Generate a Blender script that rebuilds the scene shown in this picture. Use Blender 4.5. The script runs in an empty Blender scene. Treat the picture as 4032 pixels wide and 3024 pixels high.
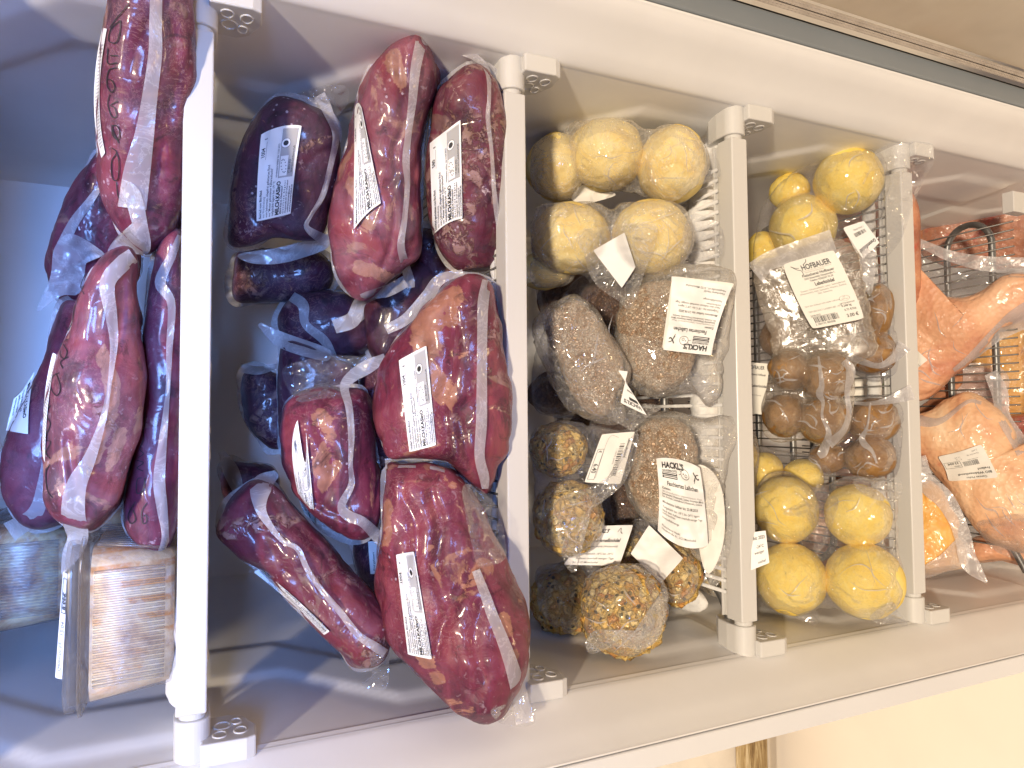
import bpy, bmesh, math, random
import numpy as np
from mathutils import Vector, noise, Matrix
from mathutils.bvhtree import BVHTree
random.seed(7)
sc = bpy.context.scene
COL = sc.collection
# ------------------------------------------------------------------ camera
CAM = np.array([-0.03524, -0.51569, 0.01572])
MR = np.array([[-0.007700171674380628, 0.9989777146555737, -0.04454473007788728],
               [-0.41794102121790777, -0.04368380046921399, -0.9074232906201266],
               [-0.9084415281896124, 0.01162975485952602, 0.4178501390000845]])
F = 2800.0
cd = bpy.data.cameras.new("camera"); cam = bpy.data.objects.new("camera", cd); COL.objects.link(cam)
mw = Matrix.Identity(4)
for i in range(3):
    for j in range(3): mw[i][j] = MR[i, j]
    mw[i][3] = CAM[i]
cam.matrix_world = mw
cd.sensor_width = 36; cd.lens = 36 * F / 4032; cd.clip_start = .01; cd.clip_end = 50
sc.camera = cam
# ------------------------------------------------------------------ world, lamps, exposure
w = bpy.data.worlds.new("World"); sc.world = w; w.use_nodes = True
w.node_tree.nodes["Background"].inputs[0].default_value = (.30, .41, .82, 1)
w.node_tree.nodes["Background"].inputs[1].default_value = .22
def area(name, loc, target, size, energy, color, sy=None):
    l = bpy.data.lights.new(name, 'AREA'); l.energy = energy; l.color = color; l.size = size
    if sy: l.shape = 'RECTANGLE'; l.size_y = sy
    o = bpy.data.objects.new(name, l); COL.objects.link(o); o.location = loc
    o.rotation_euler = (Vector(target) - Vector(loc)).to_track_quat('-Z', 'Y').to_euler()
    return o
area("ceiling_lamp", (-.02, -3.10, 2.60), (0, .1, -.35), .24, 222, (1, .83, .62))
area("wall_lamp", (.06, -1.30, -.98), (0, .1, -.75), .08, 2.5, (1, .70, .36))
win = area("window_daylight", (.02, -1.30, .38), (-.07, .35, .15),   .45, 2.3, (.20, .40, 1.0), .40)
win.data.spread = math.radians(33)
area("wall_fill_light", (-1.6, .1, .9), (-.9, 1.0, -.9), .2, 26, (1, .86, .70))  # unseen fill light, added to brighten the cream wall
sc.view_settings.view_transform = 'Standard'; sc.view_settings.look = 'None'
sc.view_settings.exposure = 0; sc.view_settings.gamma = 1
try: sc.view_settings.use_curve_mapping = False
except Exception: pass
sc.cycles.use_denoising = True
sc.cycles.max_bounces = 8; sc.cycles.diffuse_bounces = 4; sc.cycles.glossy_bounces = 3
sc.cycles.transmission_bounces = 6; sc.cycles.transparent_max_bounces = 24
sc.cycles.caustics_reflective = False; sc.cycles.caustics_refractive = False
sc.cycles.sample_clamp_indirect = 4

# ------------------------------------------------------------------ helpers
def ray(u, v):                       # a direction for a point of a 2212x1659 view
    s = 4032 / 2212
    r = MR @ np.array([(u * s - 2016) / F, -(v * s - 1512) / F, -1.0])
    return r / np.linalg.norm(r)
def at(u, v, y):
    r = ray(u, v); return CAM + r * ((y - CAM[1]) / r[1])
def fbm(p, s, o=4, seed=0):
    return noise.fractal((p[0]*s+seed, p[1]*s-seed*.7, p[2]*s+seed*1.3), 1.0, 2.0, o)
def ridge(p, s, seed=0):
    n = noise.noise((p[0]*s+seed, p[1]*s+seed*.3, p[2]*s-seed))
    return 1 - abs(n) * 2
def catmull(pts, n, closed=True):
    pts = np.array(pts, float); m = len(pts)
    if closed: P = np.vstack([pts[-1], pts, pts[0], pts[1]]); segs = m
    else: P = np.vstack([2*pts[0]-pts[1], pts, 2*pts[-1]-pts[-2]]); segs = m - 1
    out = []
    for i in range(segs):
        p0, p1, p2, p3 = P[i], P[i+1], P[i+2], P[i+3]
        for k in range(12):
            t = k / 12
            out.append(.5*((2*p1)+(-p0+p2)*t+(2*p0-5*p1+4*p2-p3)*t*t+(-p0+3*p1-3*p2+p3)*t**3))
    if not closed: out.append(P[-2])
    out = np.array(out)
    q = np.vstack([out, out[0]]) if closed else out
    d = np.r_[0, np.cumsum(np.linalg.norm(np.diff(q, axis=0), axis=1))]
    tt = np.linspace(0, d[-1], n + (1 if closed else 0))
    r = np.stack([np.interp(tt, d, q[:, k]) for k in range(q.shape[1])], 1)
    return r[:-1] if closed else r

def tag(o, label=None, cat=None, group=None, kind=None):
    if label: o['label'] = label
    if cat: o['category'] = cat
    if group: o['group'] = group
    if kind: o['kind'] = kind
    return o
def thing(name, label, cat, loc, group=None):
    o = bpy.data.objects.new(name, None); COL.objects.link(o); o.location = tuple(map(float, loc))
    o.empty_display_size = .02
    o['w'] = list(map(float, loc))
    return tag(o, label, cat, group)
def root_loc(o):
    while o.parent: o = o.parent
    return np.array(o.location)
def mk(name, verts, faces, m, parent=None, smooth=True, merge=0):
    base = root_loc(parent) if parent else np.zeros(3)
    v = [tuple(np.asarray(q, float) - base) for q in verts]
    me = bpy.data.meshes.new(name); me.from_pydata(v, [], [tuple(f) for f in faces]); me.update()
    if merge:
        bm = bmesh.new(); bm.from_mesh(me); bmesh.ops.remove_doubles(bm, verts=bm.verts, dist=merge)
        bm.to_mesh(me); bm.free()
    if smooth: me.polygons.foreach_set('use_smooth', [True] * len(me.polygons))
    me.materials.append(m)
    o = bpy.data.objects.new(name, me); COL.objects.link(o)
    if parent: o.parent = parent
    return o
class MB:
    def __init__(s): s.v = []; s.f = []
    def add(s, v, f):
        b = len(s.v); s.v += [tuple(q) for q in v]; s.f += [tuple(i + b for i in q) for q in f]
    def box(s, x0, x1, y0, y1, z0, z1, bev=0):
        bm = bmesh.new(); bmesh.ops.create_cube(bm, size=1)
        for q in bm.verts: q.co = ((x0+x1)/2+q.co.x*(x1-x0), (y0+y1)/2+q.co.y*(y1-y0), (z0+z1)/2+q.co.z*(z1-z0))
        if bev: bmesh.ops.bevel(bm, geom=bm.edges[:], offset=bev, segments=3, profile=.5, affect='EDGES')
        bm.verts.index_update()
        s.add([tuple(q.co) for q in bm.verts], [[q.index for q in f.verts] for f in bm.faces]); bm.free()
    def tube(s, pts, r, n=10, cap=True, rough=0, seed=0):
        pts = [np.array(p, float) for p in pts]; rings = []
        up = None
        for i, p in enumerate(pts):
            t = pts[min(i+1, len(pts)-1)] - pts[max(i-1, 0)]; t = t / np.linalg.norm(t)
            if up is None: up = np.array([0, 0, 1.]) if abs(t[2]) < .9 else np.array([1., 0, 0])
            a = up - t * (up @ t); a /= np.linalg.norm(a); up = a; b = np.cross(t, a)
            rr = r[i] if hasattr(r, '__len__') else r
            ring = []
            for k in range(n):
                th = 2*math.pi*k/n; d = a*math.cos(th)+b*math.sin(th); q = p + d*rr
                if rough: q = q + d * rough * fbm(q, 120, 4, seed)
                ring.append(q)
            rings.append(ring)
        v = [q for r_ in rings for q in r_]; f = []
        for i in range(len(pts)-1):
            for k in range(n): f.append((i*n+k, i*n+(k+1) % n, (i+1)*n+(k+1) % n, (i+1)*n+k))
        if cap: f.append(tuple(range(n))[::-1]); f.append(tuple((len(pts)-1)*n+k for k in range(n)))
        s.add(v, f)
    def prism(s, prof, axis, a0, a1):
        """prof: list of (p,q); axis 'x' -> (y,z), 'z' -> (x,y)"""
        n = len(prof)
        def P(pq, a): return (a, pq[0], pq[1]) if axis == 'x' else ((pq[0], pq[1], a) if axis == 'z' else (pq[0], a, pq[1]))
        v = [P(q, a0) for q in prof] + [P(q, a1) for q in prof]
        f = [(i, (i+1) % n, n+(i+1) % n, n+i) for i in range(n)] + [tuple(range(n))[::-1], tuple(range(n, 2*n))]
        s.add(v, f)
    def build(s, name, m, parent=None, smooth=False): return mk(name, s.v, s.f, m, parent, smooth)

# ------------------------------------------------------------------ materials
class NT:
    def __init__(s, name):
        s.m = bpy.data.materials.new(name); s.m.use_nodes = True; s.t = s.m.node_tree
        s.t.nodes.clear(); s.out = s.t.nodes.new('ShaderNodeOutputMaterial')
        tc = s.t.nodes.new('ShaderNodeTexCoord'); oi = s.t.nodes.new('ShaderNodeObjectInfo')
        mul = s.n('ShaderNodeVectorMath', operation='SCALE'); s.t.links.new(oi.outputs['Location'], mul.inputs[0]); mul.inputs['Scale'].default_value = 13.7
        ad = s.n('ShaderNodeVectorMath', operation='ADD'); s.t.links.new(tc.outputs['Object'], ad.inputs[0])
        s.t.links.new(mul.outputs[0], ad.inputs[1]); s.co = ad.outputs[0]
    def n(s, t, **k):
        q = s.t.nodes.new(t)
        for a, b in k.items(): setattr(q, a, b)
        return q
    def l(s, a, b): s.t.links.new(a, b)
    def noise(s, scale, detail=4, rough=.55, dist=0, co=None, stretch=None, out=0):
        co = co or s.co
        if stretch:
            mp = s.n('ShaderNodeMapping'); mp.inputs['Scale'].default_value = stretch; s.l(co, mp.inputs['Vector']); co = mp.outputs[0]
        q = s.n('ShaderNodeTexNoise'); s.l(co, q.inputs['Vector'])
        q.inputs['Scale'].default_value = scale; q.inputs['Detail'].default_value = detail
        q.inputs['Roughness'].default_value = rough; q.inputs['Distortion'].default_value = dist
        return q.outputs[out]
    def vor(s, scale, feature='F1', out='Distance', co=None, rnd=1):
        q = s.n('ShaderNodeTexVoronoi', feature=feature); s.l(co or s.co, q.inputs['Vector']); q.inputs['Scale'].default_value = scale
        q.inputs['Randomness'].default_value = rnd
        return q.outputs[out]
    def ramp(s, fac, stops):
        q = s.n('ShaderNodeValToRGB'); s.l(fac, q.inputs[0]); e = q.color_ramp.elements
        while len(e) < len(stops): e.new(.5)
        for el, (p, c) in zip(e, stops):
            el.position = p; el.color = (c, c, c, 1) if not hasattr(c, '__len__') else (*c, 1)
        return q.outputs[0]
    def mix(s, fac, a, b, bt='MIX'):
        q = s.n('ShaderNodeMix', data_type='RGBA', blend_type=bt)
        for x, i in ((fac, 0), (a, 6), (b, 7)):
            if hasattr(x, 'links') or hasattr(x, 'is_linked'): s.l(x, q.inputs[i])
            elif hasattr(x, '__len__'): q.inputs[i].default_value = (*x, 1)
            else: q.inputs[i].default_value = x
        return q.outputs[2]
    def math(s, op, a, b=0, clamp=False):
        q = s.n('ShaderNodeMath', operation=op, use_clamp=clamp)
        for x, i in ((a, 0), (b, 1)):
            if hasattr(x, 'is_linked'): s.l(x, q.inputs[i])
            else: q.inputs[i].default_value = x
        return q.outputs[0]
    def bump(s, h, dist, strength=1, nrm=None):
        q = s.n('ShaderNodeBump'); s.l(h, q.inputs['Height']); q.inputs['Distance'].default_value = dist
        q.inputs['Strength'].default_value = strength
        if nrm: s.l(nrm, q.inputs['Normal'])
        return q.outputs[0]
    def pbr(s, col, rough=.5, nrm=None, coat=0, coatr=.1, metal=0, spec=.5, sss=0, cnrm=None, ior=1.45):
        q = s.n('ShaderNodeBsdfPrincipled')
        for x, nm in ((col, 'Base Color'), (rough, 'Roughness')):
            if hasattr(x, 'is_linked'): s.l(x, q.inputs[nm])
            elif hasattr(x, '__len__'): q.inputs[nm].default_value = (*x, 1)
            else: q.inputs[nm].default_value = x
        q.inputs['Metallic'].default_value = metal; q.inputs['Specular IOR Level'].default_value = spec
        q.inputs['Coat Weight'].default_value = coat; q.inputs['Coat Roughness'].default_value = coatr
        if sss: q.inputs['Subsurface Weight'].default_value = sss; q.inputs['Subsurface Scale'].default_value = .004; q.inputs['Subsurface Radius'].default_value = (1, .5, .3)
        if nrm: s.l(nrm, q.inputs['Normal'])
        if cnrm or nrm: s.l(cnrm or nrm, q.inputs['Coat Normal'])
        return q.outputs[0]
    def done(s, sh): s.l(sh, s.out.inputs[0]); return s.m

def mat_plain(name, col, rough=.5, var=.04, bump=0, metal=0, bs=40, spec=.5):
    t = NT(name); a = t.noise(bs*.2, 5); b = tuple(c*(1-var*3) for c in col); c2 = tuple(min(1, c*(1+var)) for c in col)
    c = t.ramp(a, [(.3, b), (.6, c2)])
    nr = t.bump(t.noise(bs, 4), bump) if bump else None
    return t.done(t.pbr(c, rough, nr, metal=metal, spec=spec))

def wrinkle(t, sc_=18, fine=45):
    """height of vacuum film creases"""
    w1 = t.noise(sc_, 3, .5, 2.2); r = t.math('ABSOLUTE', t.math('SUBTRACT', w1, .5)); r = t.math('MULTIPLY', r, 6, True)
    r = t.math('POWER', r, .5)
    n2 = t.noise(fine, 5, .6, .6)
    return t.math('ADD', r, t.math('MULTIPLY', n2, .35))

def mat_meat(name, dark, mid, hot, fat, fatc=(.46, .2, .11), frost=.5, veil=.1, crust=.60):
    t = NT(name)
    n1 = t.noise(10, 9, .62, 1.8)
    c = t.ramp(n1, [(.36, dark), (.5, mid), (.62, hot)])
    fib = t.noise(30, 6, .65, .8, stretch=(.35, 2.4, 2.4))
    c = t.mix(t.ramp(fib, [(.42, 0), (.6, .55)]), c, tuple(min(1, x*1.6+.012) for x in mid))
    fn = t.noise(13, 7, .62, 2.6)
    at_ = t.n('ShaderNodeAttribute'); at_.attribute_name = 'fat'
    fn = t.math('ADD', fn, t.math('MULTIPLY', at_.outputs['Fac'], .22))
    fm = t.ramp(fn, [(fat, 0), (fat+.035, 1)])
    fc = t.mix(t.ramp(t.noise(70, 4), [(.4, 0), (.65, 1)]), fatc, tuple(x*.55 for x in fatc))
    c = t.mix(t.math('MULTIPLY', fm, .72), c, fc)
    vn = t.noise(38, 6, .7, 3.5)                 # thin sinew threads
    vm = t.ramp(t.math('ABSOLUTE', t.math('SUBTRACT', vn, .5)), [(0.0, .75), (.018, 0)])
    vm = t.math('MULTIPLY', vm, t.ramp(t.noise(9, 2), [(.5, 0), (.62, .6)]))
    c = t.mix(vm, c, (.5, .28, .24))
    dk = t.ramp(t.noise(34, 7, .7, 1.2), [(.56, 0), (.66, .7)])
    c = t.mix(dk, c, tuple(x*.35 for x in dark))
    fr = t.ramp(t.noise(190, 3, .6, .6), [(.60, 0), (.68, 1)])
    fr = t.math('MULTIPLY', fr, t.ramp(t.noise(11, 4, .6, 1), [(.48, 0), (.62, frost)]))
    c = t.mix(fr, c, (.55, .42, .46))
    cr = t.math('MULTIPLY', t.ramp(t.noise(95, 6, .72, .8), [(.47, 0), (.53, .85)]), t.ramp(t.noise(12, 4, .6, 1.6), [(crust, 0), (crust+.06, 1)]))
    c = t.mix(cr, c, t.mix(t.ramp(t.noise(60, 4), [(.4, 0), (.6, 1)]), (.34, .20, .19), (.24, .13, .09)))
    sp = t.ramp(t.vor(150), [(.12, 1), (.2, 0)])    # frost pearls
    sp = t.math('MULTIPLY', sp, t.ramp(t.noise(14, 3), [(.60, 0), (.66, .6)]))
    c = t.mix(sp, c, (.6, .5, .58))
    c = t.mix(t.math('MULTIPLY', t.ramp(t.noise(17, 4, .6, 1.5), [(.4, .3), (.62, 2.2)]), veil), c, (.40, .29, .36))
    nr = t.bump(t.math('ADD', t.noise(60, 6, .6, 1), t.math('MULTIPLY', cr, .5)), .0014)
    cn = t.bump(wrinkle(t, 9, 30), .0008, .9)
    return t.done(t.pbr(c, .5, nr, coat=.38, coatr=.14, sss=.0, cnrm=cn, spec=.3))

def mat_film(name, haze=.14, hazec=(.75, .74, .76), streak=.25, fine=0, gl=.10, bs=45, bd=.0025, face=.26):
    t = NT(name)
    nr = t.bump(t.noise(bs*.5, 4, .55, 1), bd*.6)
    if fine:                                     # embossed weave of the vacuum bag
        wv = t.n('ShaderNodeTexWave'); t.l(t.co, wv.inputs['Vector']); wv.inputs['Scale'].default_value = 420; nr = t.bump(wv.outputs['Fac'], .0002, .6, nr)
    lw = t.n('ShaderNodeLayerWeight'); lw.inputs['Blend'].default_value = .25
    st = t.noise(bs*.8, 5, .65, 2.8)
    lines = t.ramp(t.math('ABSOLUTE', t.math('SUBTRACT', st, .5)), [(0, streak*1.6), (.03, 0)])
    cloud = t.ramp(t.noise(bs*.35, 5, .6, 1.2), [(.42, 0), (.7, streak)])
    fac = t.math('ADD', t.math('ADD', haze, cloud), lines)
    fac = t.math('ADD', fac, t.math('MULTIPLY', lw.outputs['Facing'], face), True)
    tr = t.n('ShaderNodeBsdfTransparent'); tr.inputs[0].default_value = (.96, .96, .97, 1)
    di = t.n('ShaderNodeBsdfDiffuse'); di.inputs[0].default_value = (*hazec, 1); t.l(nr, di.inputs['Normal'])
    tl = t.n('ShaderNodeBsdfTranslucent'); tl.inputs[0].default_value = (*hazec, 1)
    dm = t.n('ShaderNodeMixShader'); dm.inputs[0].default_value = .35; t.l(di.outputs[0], dm.inputs[1]); t.l(tl.outputs[0], dm.inputs[2])
    m1 = t.n('ShaderNodeMixShader'); t.l(fac, m1.inputs[0]); t.l(tr.outputs[0], m1.inputs[1]); t.l(dm.outputs[0], m1.inputs[2])
    n0 = t.bump(t.math('ADD', t.noise(bs*.45, 3, .5, 1.5), t.math('MULTIPLY', t.ramp(t.math('ABSOLUTE', t.math('SUBTRACT', st, .5)), [(0, 1), (.05, 0)]), .12)), bd)
    g = t.n('ShaderNodeBsdfGlossy'); g.inputs['Roughness'].default_value = gl; t.l(n0, g.inputs['Normal'])
    fr = t.n('ShaderNodeFresnel'); fr.inputs['IOR'].default_value = 1.45
    fc = t.n('ShaderNodeMapRange'); t.l(fr.outputs[0], fc.inputs[0]); fc.inputs[1].default_value = .03; fc.inputs[2].default_value = 1; fc.inputs[3].default_value = .05; fc.inputs[4].default_value = .30
    m2 = t.n('ShaderNodeMixShader'); t.l(fc.outputs[0], m2.inputs[0]); t.l(m1.outputs[0], m2.inputs[1]); t.l(g.outputs[0], m2.inputs[2])
    return t.done(m2.outputs[0])

def mat_dough(name, a, b, c_, spots=(.35, .2, .06), sp=.1, bs=90, bd=.0012, rough=.65):
    t = NT(name)
    c = t.ramp(t.noise(42, 8, .65, .6), [(.34, a), (.5, b), (.66, c_)])
    s_ = t.ramp(t.noise(170, 4, .6), [(.62, 0), (.72, sp)])
    c = t.mix(s_, c, spots)
    nr = t.bump(t.noise(bs, 7, .65), bd)
    return t.done(t.pbr(c, rough, nr, sss=0, spec=.3))
def mat_chunky(name, cols, green, gs, scale=95, bd=.004, gfac=.9):
    t = NT(name)
    wco = t.mix(.012, t.co, t.noise(90, 4, .7, out=1), 'ADD')
    cell = t.vor(scale, out='Color', co=wco); sep = t.n('ShaderNodeSeparateColor'); t.l(cell, sep.inputs[0])
    c = t.ramp(sep.outputs[0], [(i/(len(cols)-1), q) for i, q in enumerate(cols)])
    e = t.ramp(t.vor(scale, 'DISTANCE_TO_EDGE', co=wco), [(0, .0), (.22, 1)])
    c = t.mix(t.math('MULTIPLY', t.math('SUBTRACT', 1, e), .15), c, tuple(x*.5 for x in cols[0]))
    v2 = t.vor(gs, out='Color'); s2 = t.n('ShaderNodeSeparateColor'); t.l(v2, s2.inputs[0])
    sel = t.ramp(s2.outputs[1], [(.60, 0), (.62, gfac)]); d2 = t.ramp(t.vor(gs), [(.28, 1), (.36, 0)])
    c = t.mix(t.math('MULTIPLY', sel, d2), c, green)
    c = t.mix(t.ramp(t.noise(150, 5), [(.45, 0), (.7, .35)]), c, cols[-1])
    nr = t.bump(t.math('ADD', e, t.noise(220, 4)), bd)
    return t.done(t.pbr(c, .5, nr, coat=.15, coatr=.3, spec=.35))
def mat_skin(name, cols, blotch=(.5, .05, .03), coat=.8, bf=.62):
    t = NT(name)
    c = t.ramp(t.noise(10, 6, .55, 1.2), list(zip((.3, .45, .58, .72), cols)))
    c = t.mix(t.ramp(t.noise(12, 5, .6, 2.5), [(bf, 0), (bf+.12, .7)]), c, blotch)
    c = t.mix(t.ramp(t.noise(120, 5, .6), [(.5, 0), (.75, .25)]), c, (.75, .5, .36))
    pores = t.vor(170); nr = t.bump(t.math('ADD', pores, t.noise(60, 5)), .0009)
    cn = t.bump(wrinkle(t, 14, 50), .0018, .9)
    return t.done(t.pbr(c, .45, nr, coat=coat*.5, coatr=.14, sss=.0, cnrm=cn, spec=.35))
def mat_frost():
    t = NT('frost'); c = t.ramp(t.noise(80, 6), [(.3, (.66, .66, .66)), (.7, (.88, .87, .85))])
    nr = t.bump(t.noise(260, 6, .7), .0012)
    return t.done(t.pbr(c, .75, nr, spec=.25))
M = {}
M['plastic'] = mat_plain('white_plastic', (.61, .60, .58), .32, .006)
M['liner'] = mat_plain('liner_plastic', (.82, .815, .81), .36, .012, bs=60)
M['liner_dim'] = mat_plain('embossed_liner', (.66, .655, .65), .4, .03, .0001, bs=160)
M['edge'] = mat_plain('painted_edge', (.72, .72, .73), .3, .01)
M['shaded_edge'] = mat_plain('shaded_painted_edge', (.20, .225, .25), .35, .02)  # hinge-side edge strip, shade of the open door put into its grey
M['black'] = mat_plain('black_rubber', (.02, .02, .025), .5)
M['chrome'] = mat_plain('chrome', (.7, .72, .75), .15, 0, metal=1)
M['steel'] = mat_plain('wire_steel', (.20, .20, .20), .42, .1, .0002, metal=.75, bs=200)
M['wire'] = mat_plain('dark_wire', (.16, .15, .14), .4, .1, metal=.6)
M['frost'] = mat_frost()
M['wall'] = mat_plain('cream_wall_paint', (.80, .73, .62), .8, .02, .0004, bs=90)
M['ink'] = mat_plain('black_ink', (.015, .015, .018), .6)
M['ink2'] = mat_plain('grey_ink', (.20, .19, .19), .7)
M['grey_print'] = mat_plain('grey_print', (.42, .41, .40), .7)
M['paper'] = mat_plain('label_paper', (.80, .79, .77), .45, .015, .0002, bs=120)
M['paper2'] = mat_plain('matt_label_paper', (.78, .76, .70), .6, .02, .0003, bs=90)
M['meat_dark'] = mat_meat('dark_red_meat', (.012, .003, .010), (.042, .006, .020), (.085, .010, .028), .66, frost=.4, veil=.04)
M['meat_purple'] = mat_meat('purple_red_meat', (.032, .003, .014), (.108, .009, .028), (.205, .026, .044), .62, fatc=(.36, .17, .11), frost=.6, veil=.06)
M['meat_red'] = mat_meat('crimson_meat', (.042, .006, .016), (.130, .014, .033), (.25, .042, .056), .61, fatc=(.46, .21, .12), frost=.35, veil=.02)
M['meat_frosty'] = mat_meat('frosted_meat', (.020, .003, .010), (.085, .007, .021), (.16, .020, .032), .57, fatc=(.20, .11, .09), frost=.9, veil=.05, crust=.47)
M['meat_pink'] = mat_meat('pinkish_red_meat', (.046, .008, .018), (.145, .020, .038), (.27, .056, .064), .60, fatc=(.45, .23, .15), frost=.5, veil=.08)
M['film'] = mat_film('clear_plastic_film', .03, streak=.08, gl=.08, bd=.004)
M['film_thin'] = mat_film('thin_clear_film', .05, streak=.12, gl=.05, bd=.002)
M['seam'] = mat_film('milky_seam_film', .44, (.80, .78, .80), .10, 1, .2, 30, .002)
M['bag'] = mat_film('crumpled_bag_film', .07, (.90, .86, .78), .13, gl=.09, bs=32, bd=.004, face=.6)
M['bag_thick'] = mat_film('frosted_bag_film', .09, (.86, .84, .80), .15, gl=.10, bs=28, bd=.006)
M['pouch'] = mat_film('cloudy_vacuum_pouch', .16, (.62, .54, .44), .10, gl=.16, bs=20, bd=.0022, face=.4)
M['tubfilm'] = mat_film('clear_tub_plastic', .03, (.78, .74, .68), .04, gl=.30, bs=14, bd=.0003, face=.08)
M['dough'] = mat_dough('pale_yellow_dough', (.78, .56, .16), (.85, .67, .25), (.88, .76, .38), sp=.15, bd=.002)
M['dough_yellow'] = mat_dough('yellow_dough', (.82, .58, .10), (.87, .66, .15), (.89, .73, .26), (.30, .16, .03), .35, bs=110, bd=.0012)
M['patty'] = mat_chunky('frozen_meat_patty', [(.50, .30, .18), (.66, .46, .30), (.76, .58, .42), (.80, .68, .53)], (.16, .09, .06), 150, 420, .0018, gfac=.30)
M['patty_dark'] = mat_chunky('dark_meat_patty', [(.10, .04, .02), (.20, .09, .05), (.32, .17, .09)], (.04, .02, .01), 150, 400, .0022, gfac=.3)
M['herb'] = mat_chunky('bread_dumpling_with_herbs', [(.62, .26, .07), (.82, .50, .10), (.86, .60, .18), (.88, .72, .36)], (.025, .035, .015), 170, 150, .0025)
M['liver'] = mat_dough('liver_dumpling', (.17, .075, .018), (.28, .145, .045), (.38, .22, .09), (.06, .03, .01), .6, bs=110, bd=.0012, rough=.38)
M['chicken'] = mat_skin('chicken_skin', [(.52, .19, .12), (.70, .36, .21), (.79, .47, .29), (.83, .58, .39)])
M['chicken2'] = mat_skin('pale_chicken_skin', [(.60, .28, .16), (.76, .44, .25), (.82, .54, .33), (.84, .62, .42)], bf=.64)
M['chicken_y'] = mat_skin('yellow_chicken_fat', [(.74, .32, .08), (.80, .42, .10), (.84, .50, .15), (.84, .56, .24)], (.5, .14, .05), bf=.68)
M['chicken_r'] = mat_skin('raw_chicken_meat', [(.30, .09, .05), (.45, .17, .09), (.58, .26, .14), (.65, .36, .20)], bf=.55)
M['green'] = mat_plain('green_packaging', (.18, .28, .05), .4, .15)

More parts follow.
